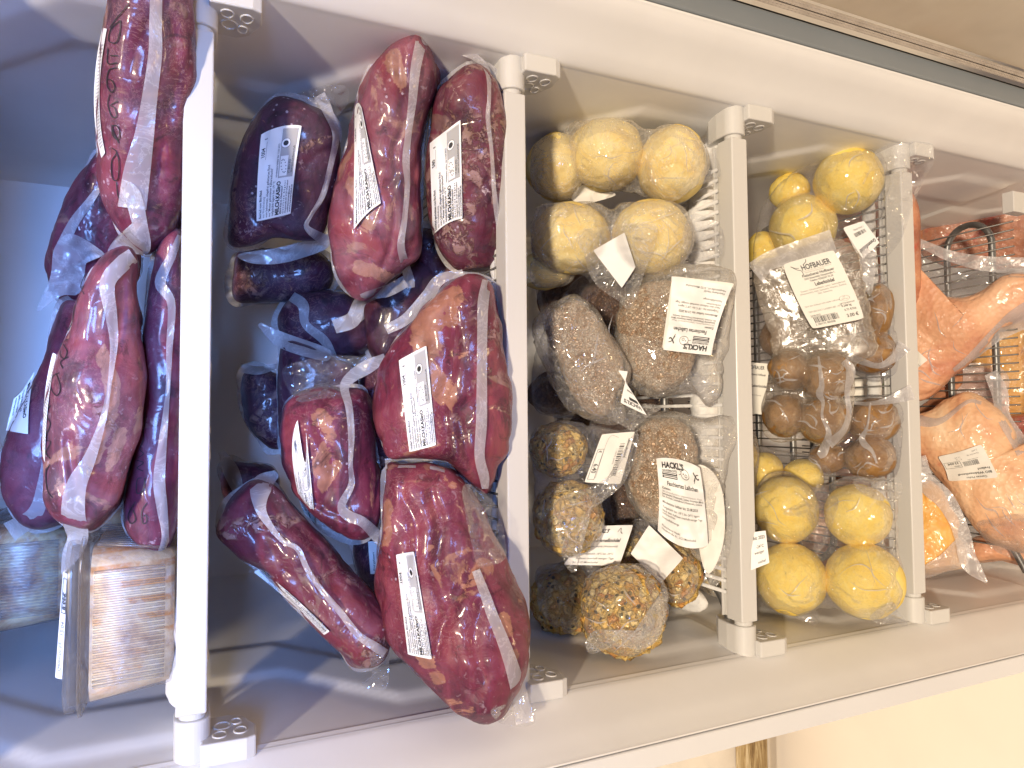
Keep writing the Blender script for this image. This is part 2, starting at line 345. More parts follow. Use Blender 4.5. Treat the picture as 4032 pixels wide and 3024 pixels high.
# ------------------------------------------------------------------ soft things traced in depth
class Item:
    """a camera-side plane through the thing's middle; outlines become real volumes around it"""
    def __init__(s, root_name, label, cat, c, y0, group=None, root=None, tilt=1.0):
        s.c = c; s.o = at(c[0], c[1], y0); r = -ray(*c)
        n = r * tilt + np.array([0, -1., 0]) * (1 - tilt); s.n = n / np.linalg.norm(n)
        a = ray(c[0] + 1, c[1]) - ray(*c); a = a - s.n * (a @ s.n); s.e1 = a / np.linalg.norm(a)
        s.e2 = np.cross(s.n, s.e1)
        s.root = root or thing(root_name, label, cat, s.o, group)
        s.V = []; s.Fc = []; s.bvh = None; s.seed = (c[0]*.37 + c[1]*.11) % 50
        e = s.pt(c[0] + 10, c[1]) - s.pt(c[0] - 10, c[1]); s.mpp = np.linalg.norm(e) / 20
    def pt(s, u, v, off=0):
        r = ray(u, v); o = s.o + s.n * off
        return CAM + r * (((o - CAM) @ s.n) / (r @ s.n))
    def loc2(s, u, v):
        d = s.pt(u, v) - s.o; return np.array([d @ s.e1, d @ s.e2])
    def w3(s, a, b, h=0): return s.o + s.e1 * a + s.e2 * b + s.n * h
    def reg(s, v, f):
        b = len(s.V); s.V += [tuple(q) for q in v]; s.Fc += [tuple(i + b for i in q) for q in f]; s.bvh = None
    def hit(s, u, v, lift=0):
        if not s.bvh and s.V: s.bvh = BVHTree.FromPolygons(s.V, s.Fc)
        r = ray(u, v)
        if s.bvh:
            h = s.bvh.ray_cast(Vector(CAM), Vector(r))
            if h[0] is not None: return h[3] - lift
        return None
    def depths(s, uvs, lift=0, off=0, k=2, win=None, closed=False):
        """distance along the ray for each point: own surface where it is hit, else the plane"""
        d = []
        for u, v in uvs:
            h = s.hit(u, v)
            p = np.linalg.norm(s.pt(u, v, off) - CAM)
            d.append(min(h, p) if h is not None else p)
        d = np.array(d)
        for _ in range(k):
            if closed: d = (np.roll(d, 1) + d*2 + np.roll(d, -1)) / 4
            else:
                q = np.r_[d[0], d, d[-1]]; d = np.minimum(d, (q[:-2] + q[1:-1]*2 + q[2:]) / 4) if k > 50 else (q[:-2] + q[1:-1]*2 + q[2:]) / 4
        return d - lift
    # ---- closed soft volume
    def pillow(s, name, outline, T, mtl, Tb=None, balls=(), amp=.003, crease=.0014, e=.6, N=120, K=26, parent=None, reg=True, hide=0,
               sc_=22, k=.004, extra=.001, grow=1.0, shoulder=.9, folds=(), fatl=()):
        ol = catmull(outline, N); Tb = Tb if Tb is not None else T*.8
        P = np.array([s.loc2(u, v) for u, v in ol])
        c = P.mean(0); X = P - c; ev, vec = np.linalg.eigh(X.T @ X); ax = vec[:, 1]
        L = (X @ ax); W = np.abs(X @ vec[:, 0]).mean()*1.2
        lo, hi = L.min() + W, L.max() - W
        if hi < lo: lo = hi = (lo + hi) / 2
        sp = np.array([c + ax * min(max(x @ ax, lo), hi) for x in X])
        P = sp + (P - sp) * grow
        B = []
        for b in balls:
            q = s.loc2(b[0], b[1]); r = b[2] * s.mpp; off = b[4] if len(b) > 4 else 0
            ry = (b[3] if len(b) > 3 and b[3] else b[2]) * s.mpp
            B.append((q[0], q[1], r*1.06, ry*1.06, off))
        verts = []; rows = []
        def height(a, b, base, back=False):
            if not B: return base
            hs = [base]
            for (x, y, r, ry, off) in B:
                dd = 1 - ((a-x)/r)**2 - ((b-y)/ry)**2
                rr = (r+ry)/2
                if dd > 0: hs.append(math.sqrt(dd)*(rr+extra) + (off if not back else -off))
            m = max(hs); return m + k*math.log(sum(math.exp((q-m)/k) for q in hs))
        for side in (1, -1):
            Ks = K if side == 1 else max(6, K // 2)
            for i in range(Ks + 1):
                if side == -1 and i == 0: continue
                ph = math.pi/2 * (1 - i/Ks) if side == 1 else math.pi/2 * (i/Ks)
                # ph: 0 at the rim ... pi/2 at the spine
                ang = math.pi/2 * (i / Ks)
                if side == 1: rho = math.sin(ang)**shoulder; hh = math.cos(ang)
                else: rho = math.cos(ang)**shoulder; hh = math.sin(ang)
                base = (T if side == 1 else Tb) * max(0, hh)**e
                row = []
                for j in range(N):
                    q = sp[j] + (P[j] - sp[j]) * rho
                    h = height(q[0], q[1], base, side == -1) if B else base
                    if B and hh < .25: h = h * (hh/.25) + base*(1-hh/.25)
                    p = s.w3(q[0], q[1], h * side)
                    row.append(len(verts)); verts.append(p)
                rows.append(row)
        faces = []
        for i in range(len(rows) - 1):
            for j in range(N):
                faces.append((rows[i][j], rows[i+1][j], rows[i+1][(j+1) % N], rows[i][(j+1) % N]))
        V = np.array(verts); sd = s.seed + hide
        # displace along a rough outward direction
        C = np.array([s.w3(*q) for q in [(sp[j][0], sp[j][1]) for j in range(N)]])
        for i, row in enumerate(rows):
            for j, vi in enumerate(row):
                p = V[vi]; d = p - C[j]; L_ = np.linalg.norm(d); d = d / L_ if L_ > 1e-6 else s.n
                f = amp * fbm(p, sc_, 3, sd) - crease * max(0, ridge(p, sc_*1.3, sd) - .72) * 3.4 + amp*.10*fbm(p, sc_*4, 2, sd) - crease*.35*max(0, ridge(p, sc_*3.1, sd+4) - .75)*3.6
                V[vi] = p + d * f
        for fl, dep, wd in folds:
            F2 = np.array([s.loc2(*q) for q in catmull(fl, 40, False)])
            A = (V - s.o) @ s.e1; Bc = (V - s.o) @ s.e2; H = (V - s.o) @ s.n
            D = np.min(np.hypot(A[:, None]-F2[None, :, 0], Bc[:, None]-F2[None, :, 1]), axis=1)
            g = -dep*.62*np.exp(-(D/(wd*.8))**2)
            V = V + s.n[None, :]*(g*np.clip(H/.01, 0, 1))[:, None]
        ob = mk(name, V, faces, mtl, parent or s.root, True, merge=1e-6)
        if fatl:
            me = ob.data; q = np.zeros(len(me.vertices)*3); me.vertices.foreach_get('co', q); q = q.reshape(-1, 3) + root_loc(ob)
            A = (q - s.o) @ s.e1; Bc = (q - s.o) @ s.e2; f_ = np.zeros(len(q))
            for fl, wd in fatl:
                F2 = np.array([s.loc2(*x) for x in catmull(fl, 30, False)]); wd = wd*s.mpp
                D = np.min(np.hypot(A[:, None]-F2[None, :, 0], Bc[:, None]-F2[None, :, 1]), axis=1); f_ = np.maximum(f_, np.clip(1.6-D/wd, 0, 1))
            a_ = me.attributes.new('fat', 'FLOAT', 'POINT'); a_.data.foreach_set('value', f_.astype(np.float32))
        if reg: s.reg(V, faces)
        s.last = (V, faces)
        return ob
    def ball(s, name, u, v, r, ry=None, off=0, mtl=None, amp=.0012, sc_=60, flat=1, reg=True, parent=None, rot=0, pit=0, smooth=True):
        ry = ry or r
        cen = s.pt(u, v, off); R1 = r*s.mpp*1.03; R2 = ry*s.mpp*1.03; R3 = (R1+R2)/2*flat
        nu, nv = 56, 36; verts = []; faces = []; sd = s.seed + u*.1 + v*.07
        cr, sr = math.cos(rot), math.sin(rot)
        for i in range(nv+1):
            th = math.pi*i/nv
            for j in range(nu):
                ph = 2*math.pi*j/nu
                x, y, z = math.sin(th)*math.cos(ph), math.sin(th)*math.sin(ph), math.cos(th)
                lp = np.array((x, y, z)) * 1.0
                g = 1 + amp/R1*fbm(lp*R1, sc_, 5, sd) + .03*fbm(lp, 1.3, 2, sd) + .012*fbm(lp, 4, 2, sd)
                if pit: g -= pit/R1*max(0, fbm(lp*R1, sc_*3, 3, sd+9)-.35)
                a, b = x*R1*g, y*R2*g; a, b = a*cr-b*sr, a*sr+b*cr
                verts.append(cen + s.e1*a + s.e2*b + s.n*(z*R3*g))
        for i in range(nv):
            for j in range(nu): faces.append((i*nu+j, (i+1)*nu+j, (i+1)*nu+(j+1) % nu, i*nu+(j+1) % nu))
        ob = mk(name, verts, faces, mtl, parent or s.root, smooth, merge=1e-6)
        if reg: s.reg(verts, faces)
        return ob
    def skirt(s, outline, w=15, m=None, side=3, name='crimped_edge'):
        ol = catmull(outline, 150); P = np.array([s.loc2(u, v) for u, v in ol]); c = P.mean(0); X = P - c
        ev, vec = np.linalg.eigh(X.T @ X); L = X @ vec[:, 1]; Lm = np.abs(L).max(); w = w*s.mpp; side = side*s.mpp
        T = np.roll(P, -1, 0) - np.roll(P, 1, 0); T /= np.linalg.norm(T, axis=1)[:, None]; Nn = np.c_[T[:, 1], -T[:, 0]]
        if ((P + Nn*.001 - c)**2).sum() < ((P - c)**2).sum(): Nn = -Nn
        rows = []; V = []
        for k, t in enumerate((-.35, 0, .35, .7, 1.0)):
            r = []
            for j in range(len(P)):
                e = min(1, max(0, (abs(L[j])/Lm - .62)/.3)); ww = side + (w-side)*e*(.75+.35*noise.noise((j*.09, s.seed, 0)))
                q = P[j] + Nn[j]*ww*t + (c-P[j])*(.10 if t < 0 else 0)
                h = .0035*max(0, t)*(math.sin(j*.42+s.seed)+1.2*noise.noise((j*.17, s.seed, 2)))
                r.append(len(V)); V.append(s.w3(q[0], q[1], h))
            rows.append(r)
        n = len(P)
        return mk(name, V, [(rows[i][j], rows[i+1][j], rows[i+1][(j+1) % n], rows[i][(j+1) % n]) for i in range(len(rows)-1) for j in range(n)], m or M['seam'], s.root)
    # ---- strip of film standing on the surface
    def ribbon(s, name, line, w, mtl, lift=.002, off=.002, wave=.0015, n=None, cols=5, parent=None, sm=6, curl=0, acc=None):
        line = np.array(line, float); W = np.array(w if hasattr(w, '__len__') else [w]*len(line), float)
        L = catmull(np.c_[line, W], n or max(24, len(line)*7), False)
        T = np.gradient(L[:, :2], axis=0); T /= np.linalg.norm(T, axis=1)[:, None] + 1e-9
        Nn = np.c_[-T[:, 1], T[:, 0]]
        n = len(L); grid = []
        for c in range(cols):
            t = c/(cols-1) - .5
            uv = L[:, :2] + Nn * (L[:, 2]*t)[:, None]
            d = s.depths(uv, lift, off, sm)
            col = []
            for i in range(n):
                p = CAM + ray(*uv[i]) * (d[i] - wave*math.sin(i*.55 + s.seed) * (t+.5) - wave*.8*noise.noise((i*.23, t*2, s.seed)) - curl*(t+.5)**2)
                col.append(p)
            grid.append(col)
        verts = [p for col in grid for p in col]; faces = []
        for c in range(cols-1):
            for i in range(n-1): faces.append((c*n+i, (c+1)*n+i, (c+1)*n+i+1, c*n+i+1))
        if acc is not None: acc.add(verts, faces); return
        return mk(name, verts, faces, mtl, parent or s.root)
    def creases(s, centres, n=7, L=46, w=4.5, seed=0):
        rd = random.Random(seed + int(s.c[0])); acc = MB(); cnt = []
        for q in centres:
            for _ in range(n):
                a = rd.uniform(0, 6.28); r_ = q[2]*rd.uniform(.35, 1.0); u, v = q[0]+r_*math.cos(a), q[1]+r_*math.sin(a)
                d = rd.uniform(0, 6.28); pts = [(u, v)]; k = rd.choice((2, 3, 3))
                for _k in range(k):
                    d += rd.uniform(-.9, .9); l = L*rd.uniform(.25, .55); u += l*math.cos(d); v += l*math.sin(d); pts.append((u, v))
                ww = [.4] + [w*rd.uniform(.4, 1) for _k in range(k-1)] + [.4]
                if all((p[0]-q[0])**2+(p[1]-q[1])**2 < (q[2]*1.08)**2 for p in pts): s.ribbon('', pts, ww, None, lift=.0012, off=.004, wave=.0004, n=16, cols=3, sm=2, acc=acc); cnt.append(len(acc.f))
        if acc.v and len(cnt) < 9:
            f0 = 0
            for k in cnt:
                ids = sorted({i for f in acc.f[f0:k] for i in f}); mp = {i: j for j, i in enumerate(ids)}
                mk('film_crease', [acc.v[i] for i in ids], [tuple(mp[i] for i in f) for f in acc.f[f0:k]], M['seam'], s.root); f0 = k
        elif acc.v: acc.build('film_creases', M['seam'], s.root, True)
    # ---- loose sheet (flap, tail, pouch)
    def sheet(s, name, outline, mtl, lift=.002, off=.0, amp=.003, sc_=40, N=70, K=12, dome=0, parent=None, drape=True, sharp=.0015, smo=3):
        ol = catmull(outline, N); c = ol.mean(0); rows = []; verts = []; D = []
        for i in range(K+1):
            t = (i/K)
            uv = c + (ol - c)*t
            if drape: d = s.depths(uv, 0, off, smo, closed=True)
            else: d = np.array([np.linalg.norm(s.pt(u, v, off) - CAM) for u, v in uv])
            D.append((uv, d))
        Dm = np.array([d for _, d in D])
        for _ in range(smo):
            q = np.vstack([Dm[0], Dm, Dm[-1]]); Dm = (q[:-2] + 2*q[1:-1] + q[2:]) / 4
        Dm[0] = Dm[0].mean()
        for i in range(K+1):
            t = i/K; row = []
            for j in range(N):
                u, v = D[i][0][j]; p = s.pt(u, v)
                dd = Dm[i][j] - lift - dome*(1-t*t) - amp*fbm(p, sc_, 3, s.seed+3) - sharp*max(0, ridge(p, sc_*1.2, s.seed+7)-.6)*2.5
                row.append(len(verts)); verts.append(CAM + ray(u, v)*dd)
            rows.append(row)
        faces = [(rows[i][j], rows[i+1][j], rows[i+1][(j+1) % N], rows[i][(j+1) % N]) for i in range(K) for j in range(N)]
        s.last = (verts, faces)
        return mk(name, verts, faces, mtl, parent or s.root, True, merge=1e-7)
    def stroke(s, pts, w=2.6, name='handwriting', parent=None, acc=None, lift=.0012):
        L = catmull(pts, max(8, len(pts)*6), False)
        T = np.gradient(L, axis=0); T /= np.linalg.norm(T, axis=1)[:, None] + 1e-9
        Nn = np.c_[-T[:, 1], T[:, 0]]; a = L + Nn*w/2; b = L - Nn*w/2
        da = s.depths(a, lift, 0, 1); db = s.depths(b, lift, 0, 1)
        acc.add([CAM + ray(*q)*d for q, d in zip(a, da)] + [CAM + ray(*q)*d for q, d in zip(b, db)],
                [(i, i+1, len(L)+i+1, len(L)+i) for i in range(len(L)-1)])

# ------------------------------------------------------------------ labels with lettering
_tc = {}
def text_mesh(s, bold):
    key = (s, bold)
    if key not in _tc:
        cu = bpy.data.curves.new('t', 'FONT'); cu.body = s; cu.size = 1; cu.resolution_u = 2; cu.offset = bold; cu.fill_mode = 'FRONT'
        o = bpy.data.objects.new('t', cu); COL.objects.link(o); dg = bpy.context.evaluated_depsgraph_get()
        me = o.evaluated_get(dg).to_mesh()
        v = np.array([q.co[:2] for q in me.vertices]) if len(me.vertices) else np.zeros((0, 2))
        f = [tuple(q.vertices) for q in me.polygons]
        o.evaluated_get(dg).to_mesh_clear(); bpy.data.objects.remove(o); bpy.data.curves.remove(cu)
        _tc[key] = (v, f)
    return _tc[key]
class Label:
    """corners: dp points of top-left, top-right, bottom-right, bottom-left of the writing; W,H its own units"""
    def __init__(s, it, corners, W, H, mtl='paper', lift=.0012, off=.0, name='label', bul=(0, 0, 0, 0), sm=4, rnd=.012, parent=None, wob=.0, drape=True, G=26):
        s.W, s.H, s.it = W, H, it; c = [np.array(q, float) for q in corners]
        uv = np.zeros((G+1, G+1, 2))
        for i in range(G+1):
            for j in range(G+1):
                x, y = j/G, i/G
                X, Y = x*2-1, y*2-1
                r_ = rnd
                # soften the corners a little
                k = 1 - r_*(X*X*Y*Y)**4
                x, y = (X*k+1)/2, (Y*k+1)/2
                q = (c[0]*(1-x)+c[1]*x)*(1-y) + (c[3]*(1-x)+c[2]*x)*y
                top, right, bot, left = bul
                dv = (c[3]+c[2]-c[0]-c[1])/2; dh = (c[1]+c[2]-c[0]-c[3])/2
                q = q + dv*(top*4*x*(1-x)*(1-y)) + dv*(bot*4*x*(1-x)*y) + dh*(left*4*y*(1-y)*(1-x)) + dh*(right*4*y*(1-y)*x)
                uv[i, j] = q
        D = np.zeros((G+1, G+1))
        for i in range(G+1):
            if drape: D[i] = it.depths([tuple(q) for q in uv[i]], 0, off, 2)
            else: D[i] = [np.linalg.norm(it.pt(q[0], q[1], off) - CAM) for q in uv[i]]
        for _ in range(sm):
            q = np.pad(D, 1, mode='edge'); S_ = (q[:-2, 1:-1]+q[2:, 1:-1]+q[1:-1, :-2]+q[1:-1, 2:]+4*D)/8
            D = S_
        s.P = np.zeros((G+1, G+1, 3))
        for i in range(G+1):
            for j in range(G+1):
                p0 = it.pt(*uv[i, j]); wv = wob*fbm(p0, 30, 3, it.seed+5) if wob else 0
                s.P[i, j] = CAM + ray(*uv[i, j])*(D[i, j]-lift-wv)
        s.G = G; idx = lambda i, j: i*(G+1)+j
        s.ob = mk(name, s.P.reshape(-1, 3), [(idx(i, j), idx(i+1, j), idx(i+1, j+1), idx(i, j+1)) for i in range(G) for j in range(G)], M[mtl], parent or it.root)
        s.acc = {}
    def P3(s, x, y, off=.0003):
        gx = min(max(x/s.W*s.G, 0), s.G-1e-6); gy = min(max(y/s.H*s.G, 0), s.G-1e-6)
        j, i = int(gx), int(gy); a, b = gx-j, gy-i; P = s.P
        p = (P[i, j]*(1-a)+P[i, j+1]*a)*(1-b) + (P[i+1, j]*(1-a)+P[i+1, j+1]*a)*b
        d = CAM - p; return p + d/np.linalg.norm(d)*off
    def mb(s, ink): return s.acc.setdefault(ink, MB())
    def text(s, t, x, y, size, bold=0, ink='ink', sx=1, align='L', wmax=None):
        v, f = text_mesh(t, bold)
        if not len(v): return
        v = v.copy(); w_ = v[:, 0].max()
        if wmax and w_*size*sx > wmax: sx = wmax/(w_*size)
        x0 = x - (w_*size*sx*(.5 if align == 'C' else 1 if align == 'R' else 0))
        s.mb(ink).add([s.P3(x0 + q[0]*size*sx, y - q[1]*size) for q in v], f)
    def rect(s, x0, y0, x1, y1, ink='ink', off=.0002, n=8):
        v = []; 
        for i in range(n+1):
            for j in range(n+1): v.append(s.P3(x0+(x1-x0)*j/n, y0+(y1-y0)*i/n, off))
        s.mb(ink).add(v, [(i*(n+1)+j, (i+1)*(n+1)+j, (i+1)*(n+1)+j+1, i*(n+1)+j+1) for i in range(n) for j in range(n)])
    def frame(s, x0, y0, x1, y1, t, ink='ink'):
        s.rect(x0, y0, x1, y0+t, ink); s.rect(x0, y1-t, x1, y1, ink); s.rect(x0, y0+t, x0+t, y1-t, ink); s.rect(x1-t, y0+t, x1, y1-t, ink)
    def disc(s, x, y, r, ink='ink', r0=0, off=.00035, ry=None):
        n = 28; k = (ry or r)/r; v = []
        for i in range(n):
            a = 2*math.pi*i/n; v.append(s.P3(x+r*math.cos(a), y+r*k*math.sin(a), off))
        if r0:
            for i in range(n):
                a = 2*math.pi*i/n; v.append(s.P3(x+r0*math.cos(a), y+r0*k*math.sin(a), off))
            s.mb(ink).add(v, [(i, (i+1) % n, n+(i+1) % n, n+i) for i in range(n)])
        else: s.mb(ink).add(v, [tuple(range(n))])
    def line(s, pts, w, ink='ink'):
        L = catmull(pts, max(6, len(pts)*5), False); T = np.gradient(L, axis=0); T /= np.linalg.norm(T, axis=1)[:, None]+1e-9
        N_ = np.c_[-T[:, 1], T[:, 0]]*w/2
        v = [s.P3(*q, .00035) for q in L+N_] + [s.P3(*q, .00035) for q in L-N_]
        s.mb(ink).add(v, [(i, i+1, len(L)+i+1, len(L)+i) for i in range(len(L)-1)])
    def bars(s, x0, y0, x1, y1, ink='ink', seed=1, n=26):
        rd = random.Random(seed); x = x0; st = (x1-x0)/n/1.6
        while x < x1:
            w_ = st*rd.choice((.6, .6, 1, 1.6)); s.rect(x, y0, min(x+w_, x1), y1, ink, n=3); x += w_ + st*rd.choice((.6, .8, 1.3))
    def finish(s):
        nm = {'ink': 'lettering', 'ink2': 'fine_print', 'grey_print': 'grey_field', 'paper': 'white_field'}
        for k, b in s.acc.items(): b.build(nm.get(k, 'lettering'), M[k], s.ob)

def farm_label(it, corners, head='Beiried vom Bio-Rind', wt='1004', W=2.3, H=.9, **kw):
    L = Label(it, corners, W, H, **kw)
    L.text(head, .05, .12, .085, .02, ink='ink', wmax=1.0)
    L.text('aus Weidehaltung', .05, .20, .075, .012, 'ink2')
    L.text('vom behornten, silagefrei gefütterten Rind', .05, .28, .078, .014, wmax=1.75)
    L.text('aus "Mutter gebundener Kälberaufzucht"', .05, .355, .075, .014, wmax=1.6)
    L.text('tiefgekühlt lagern bei -19 °C', .05, .435, .078, .014, wmax=1.2)
    L.text(wt, 1.62, .13, .12, .02, sx=1.1); L.text('g', 2.08, .14, .09, .01)
    L.rect(1.55, .155, 2.02, .163, 'ink2')
    L.text('mindestens haltbar bis 11.03.2023', 1.02, .47, .062, .01, wmax=1.1)
    L.text('MILCH.KASinO', .05, .57, .135, .045, sx=1.0, wmax=.86)
    L.text('Milch Kas in Oberndorf', .06, .635, .062, .03, sx=1.2, wmax=.85)
    L.text('G o t t f r i e d   R ö g n e r', .06, .70, .058, .02, sx=1.3, wmax=.85)
    L.text('Hauptstraße 69, 2120 Obersdorf', .06, .76, .055, .02, sx=1.2, wmax=.85)
    L.text('gottfried.roegner@aon.at', .06, .82, .055, .03, sx=1.2, wmax=.85)
    L.text('www.roegnermilch.at', .06, .875, .055, .03, sx=1.5, wmax=.85)
    L.rect(1.0, .50, 2.22, .84, 'grey_print', .00022)
    L.rect(1.03, .515, 1.54, .70, 'paper', .00034); L.frame(1.03, .515, 1.54, .70, .01)
    for k in range(12):
        a = k/12*2*math.pi; L.disc(1.28+.17*math.cos(a), .605+.055*math.sin(a)-.03*math.cos(a), .014, off=.0005, ry=.012)
    L.disc(1.86, .60, .115, 'paper', ry=.10); L.disc(1.86, .60, .125, 'ink', .118, ry=.11); L.disc(1.86, .60, .065, 'ink', off=.0005, ry=.06)
    L.text('BIO', 1.86, .62, .06, .02, 'paper', align='C')
    L.text('AT-BIO-302', 1.06, .765, .075, .01); L.text('Österreich-Landwirtschaft', 1.06, .825, .068, .012, wmax=1.12)
    L.frame(.99, .495, 2.235, .845, .007, 'ink2')
    L.finish(); return L
def butcher_label(it, corners, title='Faschiertes Laibchen', **kw):
    W, H = 1.25, 1.7; L = Label(it, corners, W, H, **kw)
    L.text("HACKL'S", .14, .20, .165, .045, sx=1.15, wmax=.62)
    L.text('HAUSGEMACHTE', .13, .275, .06, .03, wmax=.42)
    L.rect(.13, .29, .55, .345); L.rect(.13, .355, .55, .41); L.rect(.15, .303, .53, .317, 'paper', .0004); L.rect(.17, .372, .53, .39, 'paper', .0004)
    # a little pig's head and a goose, drawn
    L.line([(.66, .28), (.70, .20), (.80, .18), (.87, .23), (.88, .32), (.80, .37), (.70, .35), (.66, .28)], .012)
    L.line([(.66, .24), (.64, .18), (.70, .20)], .012); L.disc(.73, .27, .014); L.disc(.80, .30, .035, 'ink', .024); L.line([(.60, .30), (.66, .28)], .01)
    L.line([(1.02, .36), (1.06, .28), (1.10, .22), (1.16, .20)], .02); L.line([(1.02, .18), (1.06, .24), (1.12, .30), (1.17, .28)], .03); L.line([(1.06, .30), (1.02, .40)], .014)
    L.text(title, .24, .56, .125, .025, wmax=.86)
    L.text('Zutaten:', .09, .66, .07, .02)
    L.text('50% Schweinefaschiertes, Schweinerückenspeck, Wasser', .09, .73, .06, .0, 'ink2', wmax=1.1)
    L.text('Semmelwürfel (Weizenmehl), Zwiebel, Röstzwiebel (Milch)', .09, .785, .06, .015, wmax=1.12)
    L.text('Eier, Kochsalz, Semmelbrösel (Weizenmehl), Gewürze', .09, .84, .06, .01, wmax=1.08)
    L.text('Mindestens haltbar bis: 23.08.2023', .09, .97, .075, .015, wmax=.95)
    L.text('Tiefgekühlt bei -18°C bis -24°C lagern', .09, 1.08, .068, .006, wmax=.98)
    L.text('Nach dem Auftauen innerhalb weniger Tage', .09, 1.16, .066, .006, wmax=1.05)
    L.text('verbrauchen', .09, 1.22, .066, .006)
    L.text('Nettofüllmenge', .09, 1.32, .068, .006)
    L.text('Fleischerei Hackl', .09, 1.50, .066, .006); L.text('Hauptstraße 61, 2122 Münichsthal', .09, 1.57, .066, .006, wmax=.85)
    L.finish(); return L
# ================================================================== the freezer
Z0, DZ = 0.0, -0.23618
TOP, BOT = .205, -1.36
fz = thing('freezer', 'open white upright freezer filled with bagged frozen food on five wire shelves', 'freezer', (0, .2, -1.45))
def wall_grid(sx):
    ny, nz = 70, 420; V = []; 
    for i in range(nz+1):
        z = TOP + (BOT-TOP)*i/nz
        for j in range(ny+1):
            t = j/ny; y = t*.392
            x = .2585 - .028*min(1, y/.36)
            if y > .345: a = (y-.345)/.05; x -= .012*a*a
            tz = (-z) % .23618
            ye = .115 if tz < .06 else (.115-(tz-.06)*1.0 if tz < .14 else .035)
            s1 = 1/(1+math.exp(-(y-ye)/.0022))
            s2 = 1/(1+math.exp(-(y-ye-.065)/.0022))
            x -= .0028*s1 - .0022*s2
            V.append((sx*x, y, z))
    n = ny+1
    f = [(i*n+j, (i+1)*n+j, (i+1)*n+j+1, i*n+j+1) for i in range(nz) for j in range(ny)]
    mk('side_wall', V, f if sx < 0 else [q[::-1] for q in f], M['liner'], fz)
wall_grid(1); wall_grid(-1)
b = MB(); b.box(-.26, .26, .390, .40, BOT, TOP); b.build('back_wall', M['liner'], fz)
b = MB(); b.box(-.29, .29, -.055, .40, TOP, TOP+.06); b.build('inner_ceiling', M['liner'], fz)
b = MB(); b.box(-.26, .26, -.02, .40, BOT-.012, BOT); b.build('inner_floor', M['liner'], fz)
b = MB()
for x in (.2285, -.2285): b.tube([(x, .384, TOP), (x, .384, BOT)], .0022, 8)
b.build('corner_strip', M['chrome'], fz, True)
def loft(prof, z0, z1, name, m, n=6):
    prof = catmull(prof, 60, False); V = []; 
    for k in range(n+1):
        z = z0 + (z1-z0)*k/n; V += [(p[0], p[1], z) for p in prof]
    L = len(prof); f = [(k*L+i, k*L+i+1, (k+1)*L+i+1, (k+1)*L+i) for k in range(n) for i in range(L-1)]
    return mk(name, V, f, m, fz)
loft([(-.2575, .006), (-.2588, 0), (-.2600, -.004), (-.2655, -.016), (-.2735, -.033), (-.2800, -.045), (-.2845, -.0535), (-.2862, -.0555), (-.2862, -.03)], TOP+.2, BOT-.1, 'front_frame', M['liner'])
loft([(.2585, .02), (.2590, 0), (.2600, -.006), (.2655, -.016), (.2725, -.026), (.2790, -.036), (.2840, -.0440), (.2890, -.0505), (.2925, -.0540), (.2948, -.0560), (.2960, -.0555), (.2960, -.03)], TOP+.2, BOT-.1, 'front_frame', M['liner'])
b = MB(); b.box(-.304, -.2870, -.058, .60, BOT-.1, TOP+.3, .0015); b.build('cabinet_edge', M['edge'], fz)
b = MB(); b.box(.2972, .3185, -.058, .60, BOT-.1, TOP+.3, .0025); b.build('cabinet_edge', M['shaded_edge'], fz)
b = MB(); b.box(-.2871, -.2861, -.0545, .3, BOT-.1, TOP+.3); b.box(.2959, .2973, -.054, .3, BOT-.1, TOP+.3); b.box(.3186, .325, -.050, .3, BOT-.1, TOP+.3); b.build('frame_gap', M['black'], fz)
# door, swung open on its hinge side
def mat_door():
    t = NT('glossy_door_liner'); c = t.ramp(t.noise(5, 4), [(.3, (.50, .43, .33)), (.7, (.60, .53, .42))])
    return t.done(t.pbr(c, .22, t.bump(t.noise(9, 3), .004), spec=.6))
dv = np.array([.26, -.965]); dn = np.array([-.965, -.26])
p0 = np.array([.3278, -.0725])
door = MB()
pr = [p0, p0+dv*.50, p0+dv*.50-dn*.05, p0-dn*.05]
door.prism([tuple(q) for q in pr], 'z', BOT, TOP+.2); dr = door.build('door', mat_door(), fz)
def mat_gasket():
    t = NT('gasket_vinyl'); c = t.ramp(t.noise(60, 4), [(.3, (.36, .31, .26)), (.7, (.48, .42, .36))]); return t.done(t.pbr(c, .35, None))
ga, gb = np.array([.3200, -.0640]), np.array([.3365, -.0835]); gd = (gb-ga)/np.linalg.norm(gb-ga); gn = np.array([gd[1], -gd[0]])
gn = gn if gn[1] < 0 else -gn
b = MB()
for s0, s1 in ((0, .0042), (.005, .0095)):
    q = [ga+gd*s0, ga+gd*s0+gn*.004, ga+gd*s1+gn*.004, ga+gd*s1]
    b.prism([tuple(x) for x in q], 'z', BOT, TOP+.2)
b.build('gasket', mat_gasket(), dr)
b = MB()
for s_ in (.0013, .0031, .0060, .0083):
    z = -.15
    while z > -1.1:
        c = ga+gd*s_+gn*.0040; v = []
        for i in range(3):
            for k in range(6):
                a = math.pi*k/3; r_ = .0007*math.cos(i*.7); h = .0007*math.sin(i*.7)
                v.append((c[0]+gd[0]*r_*math.cos(a)+gn[0]*h, c[1]+gd[1]*r_*math.cos(a)+gn[1]*h, z+r_*math.sin(a)))
        b.add(v, [(i*6+k, i*6+(k+1) % 6, (i+1)*6+(k+1) % 6, (i+1)*6+k) for i in range(2) for k in range(6)]+[(12, 13, 14, 15, 16, 17)])
        z -= .0046
b.build('gasket_beads', mat_gasket(), dr, True)
b = MB(); b.prism([tuple(x) for x in (ga+gd*.0042, ga+gd*.0042+gn*.0015, ga+gd*.005+gn*.0015, ga+gd*.005)], 'z', BOT, TOP+.2); b.build('gasket_groove', M['black'], dr)

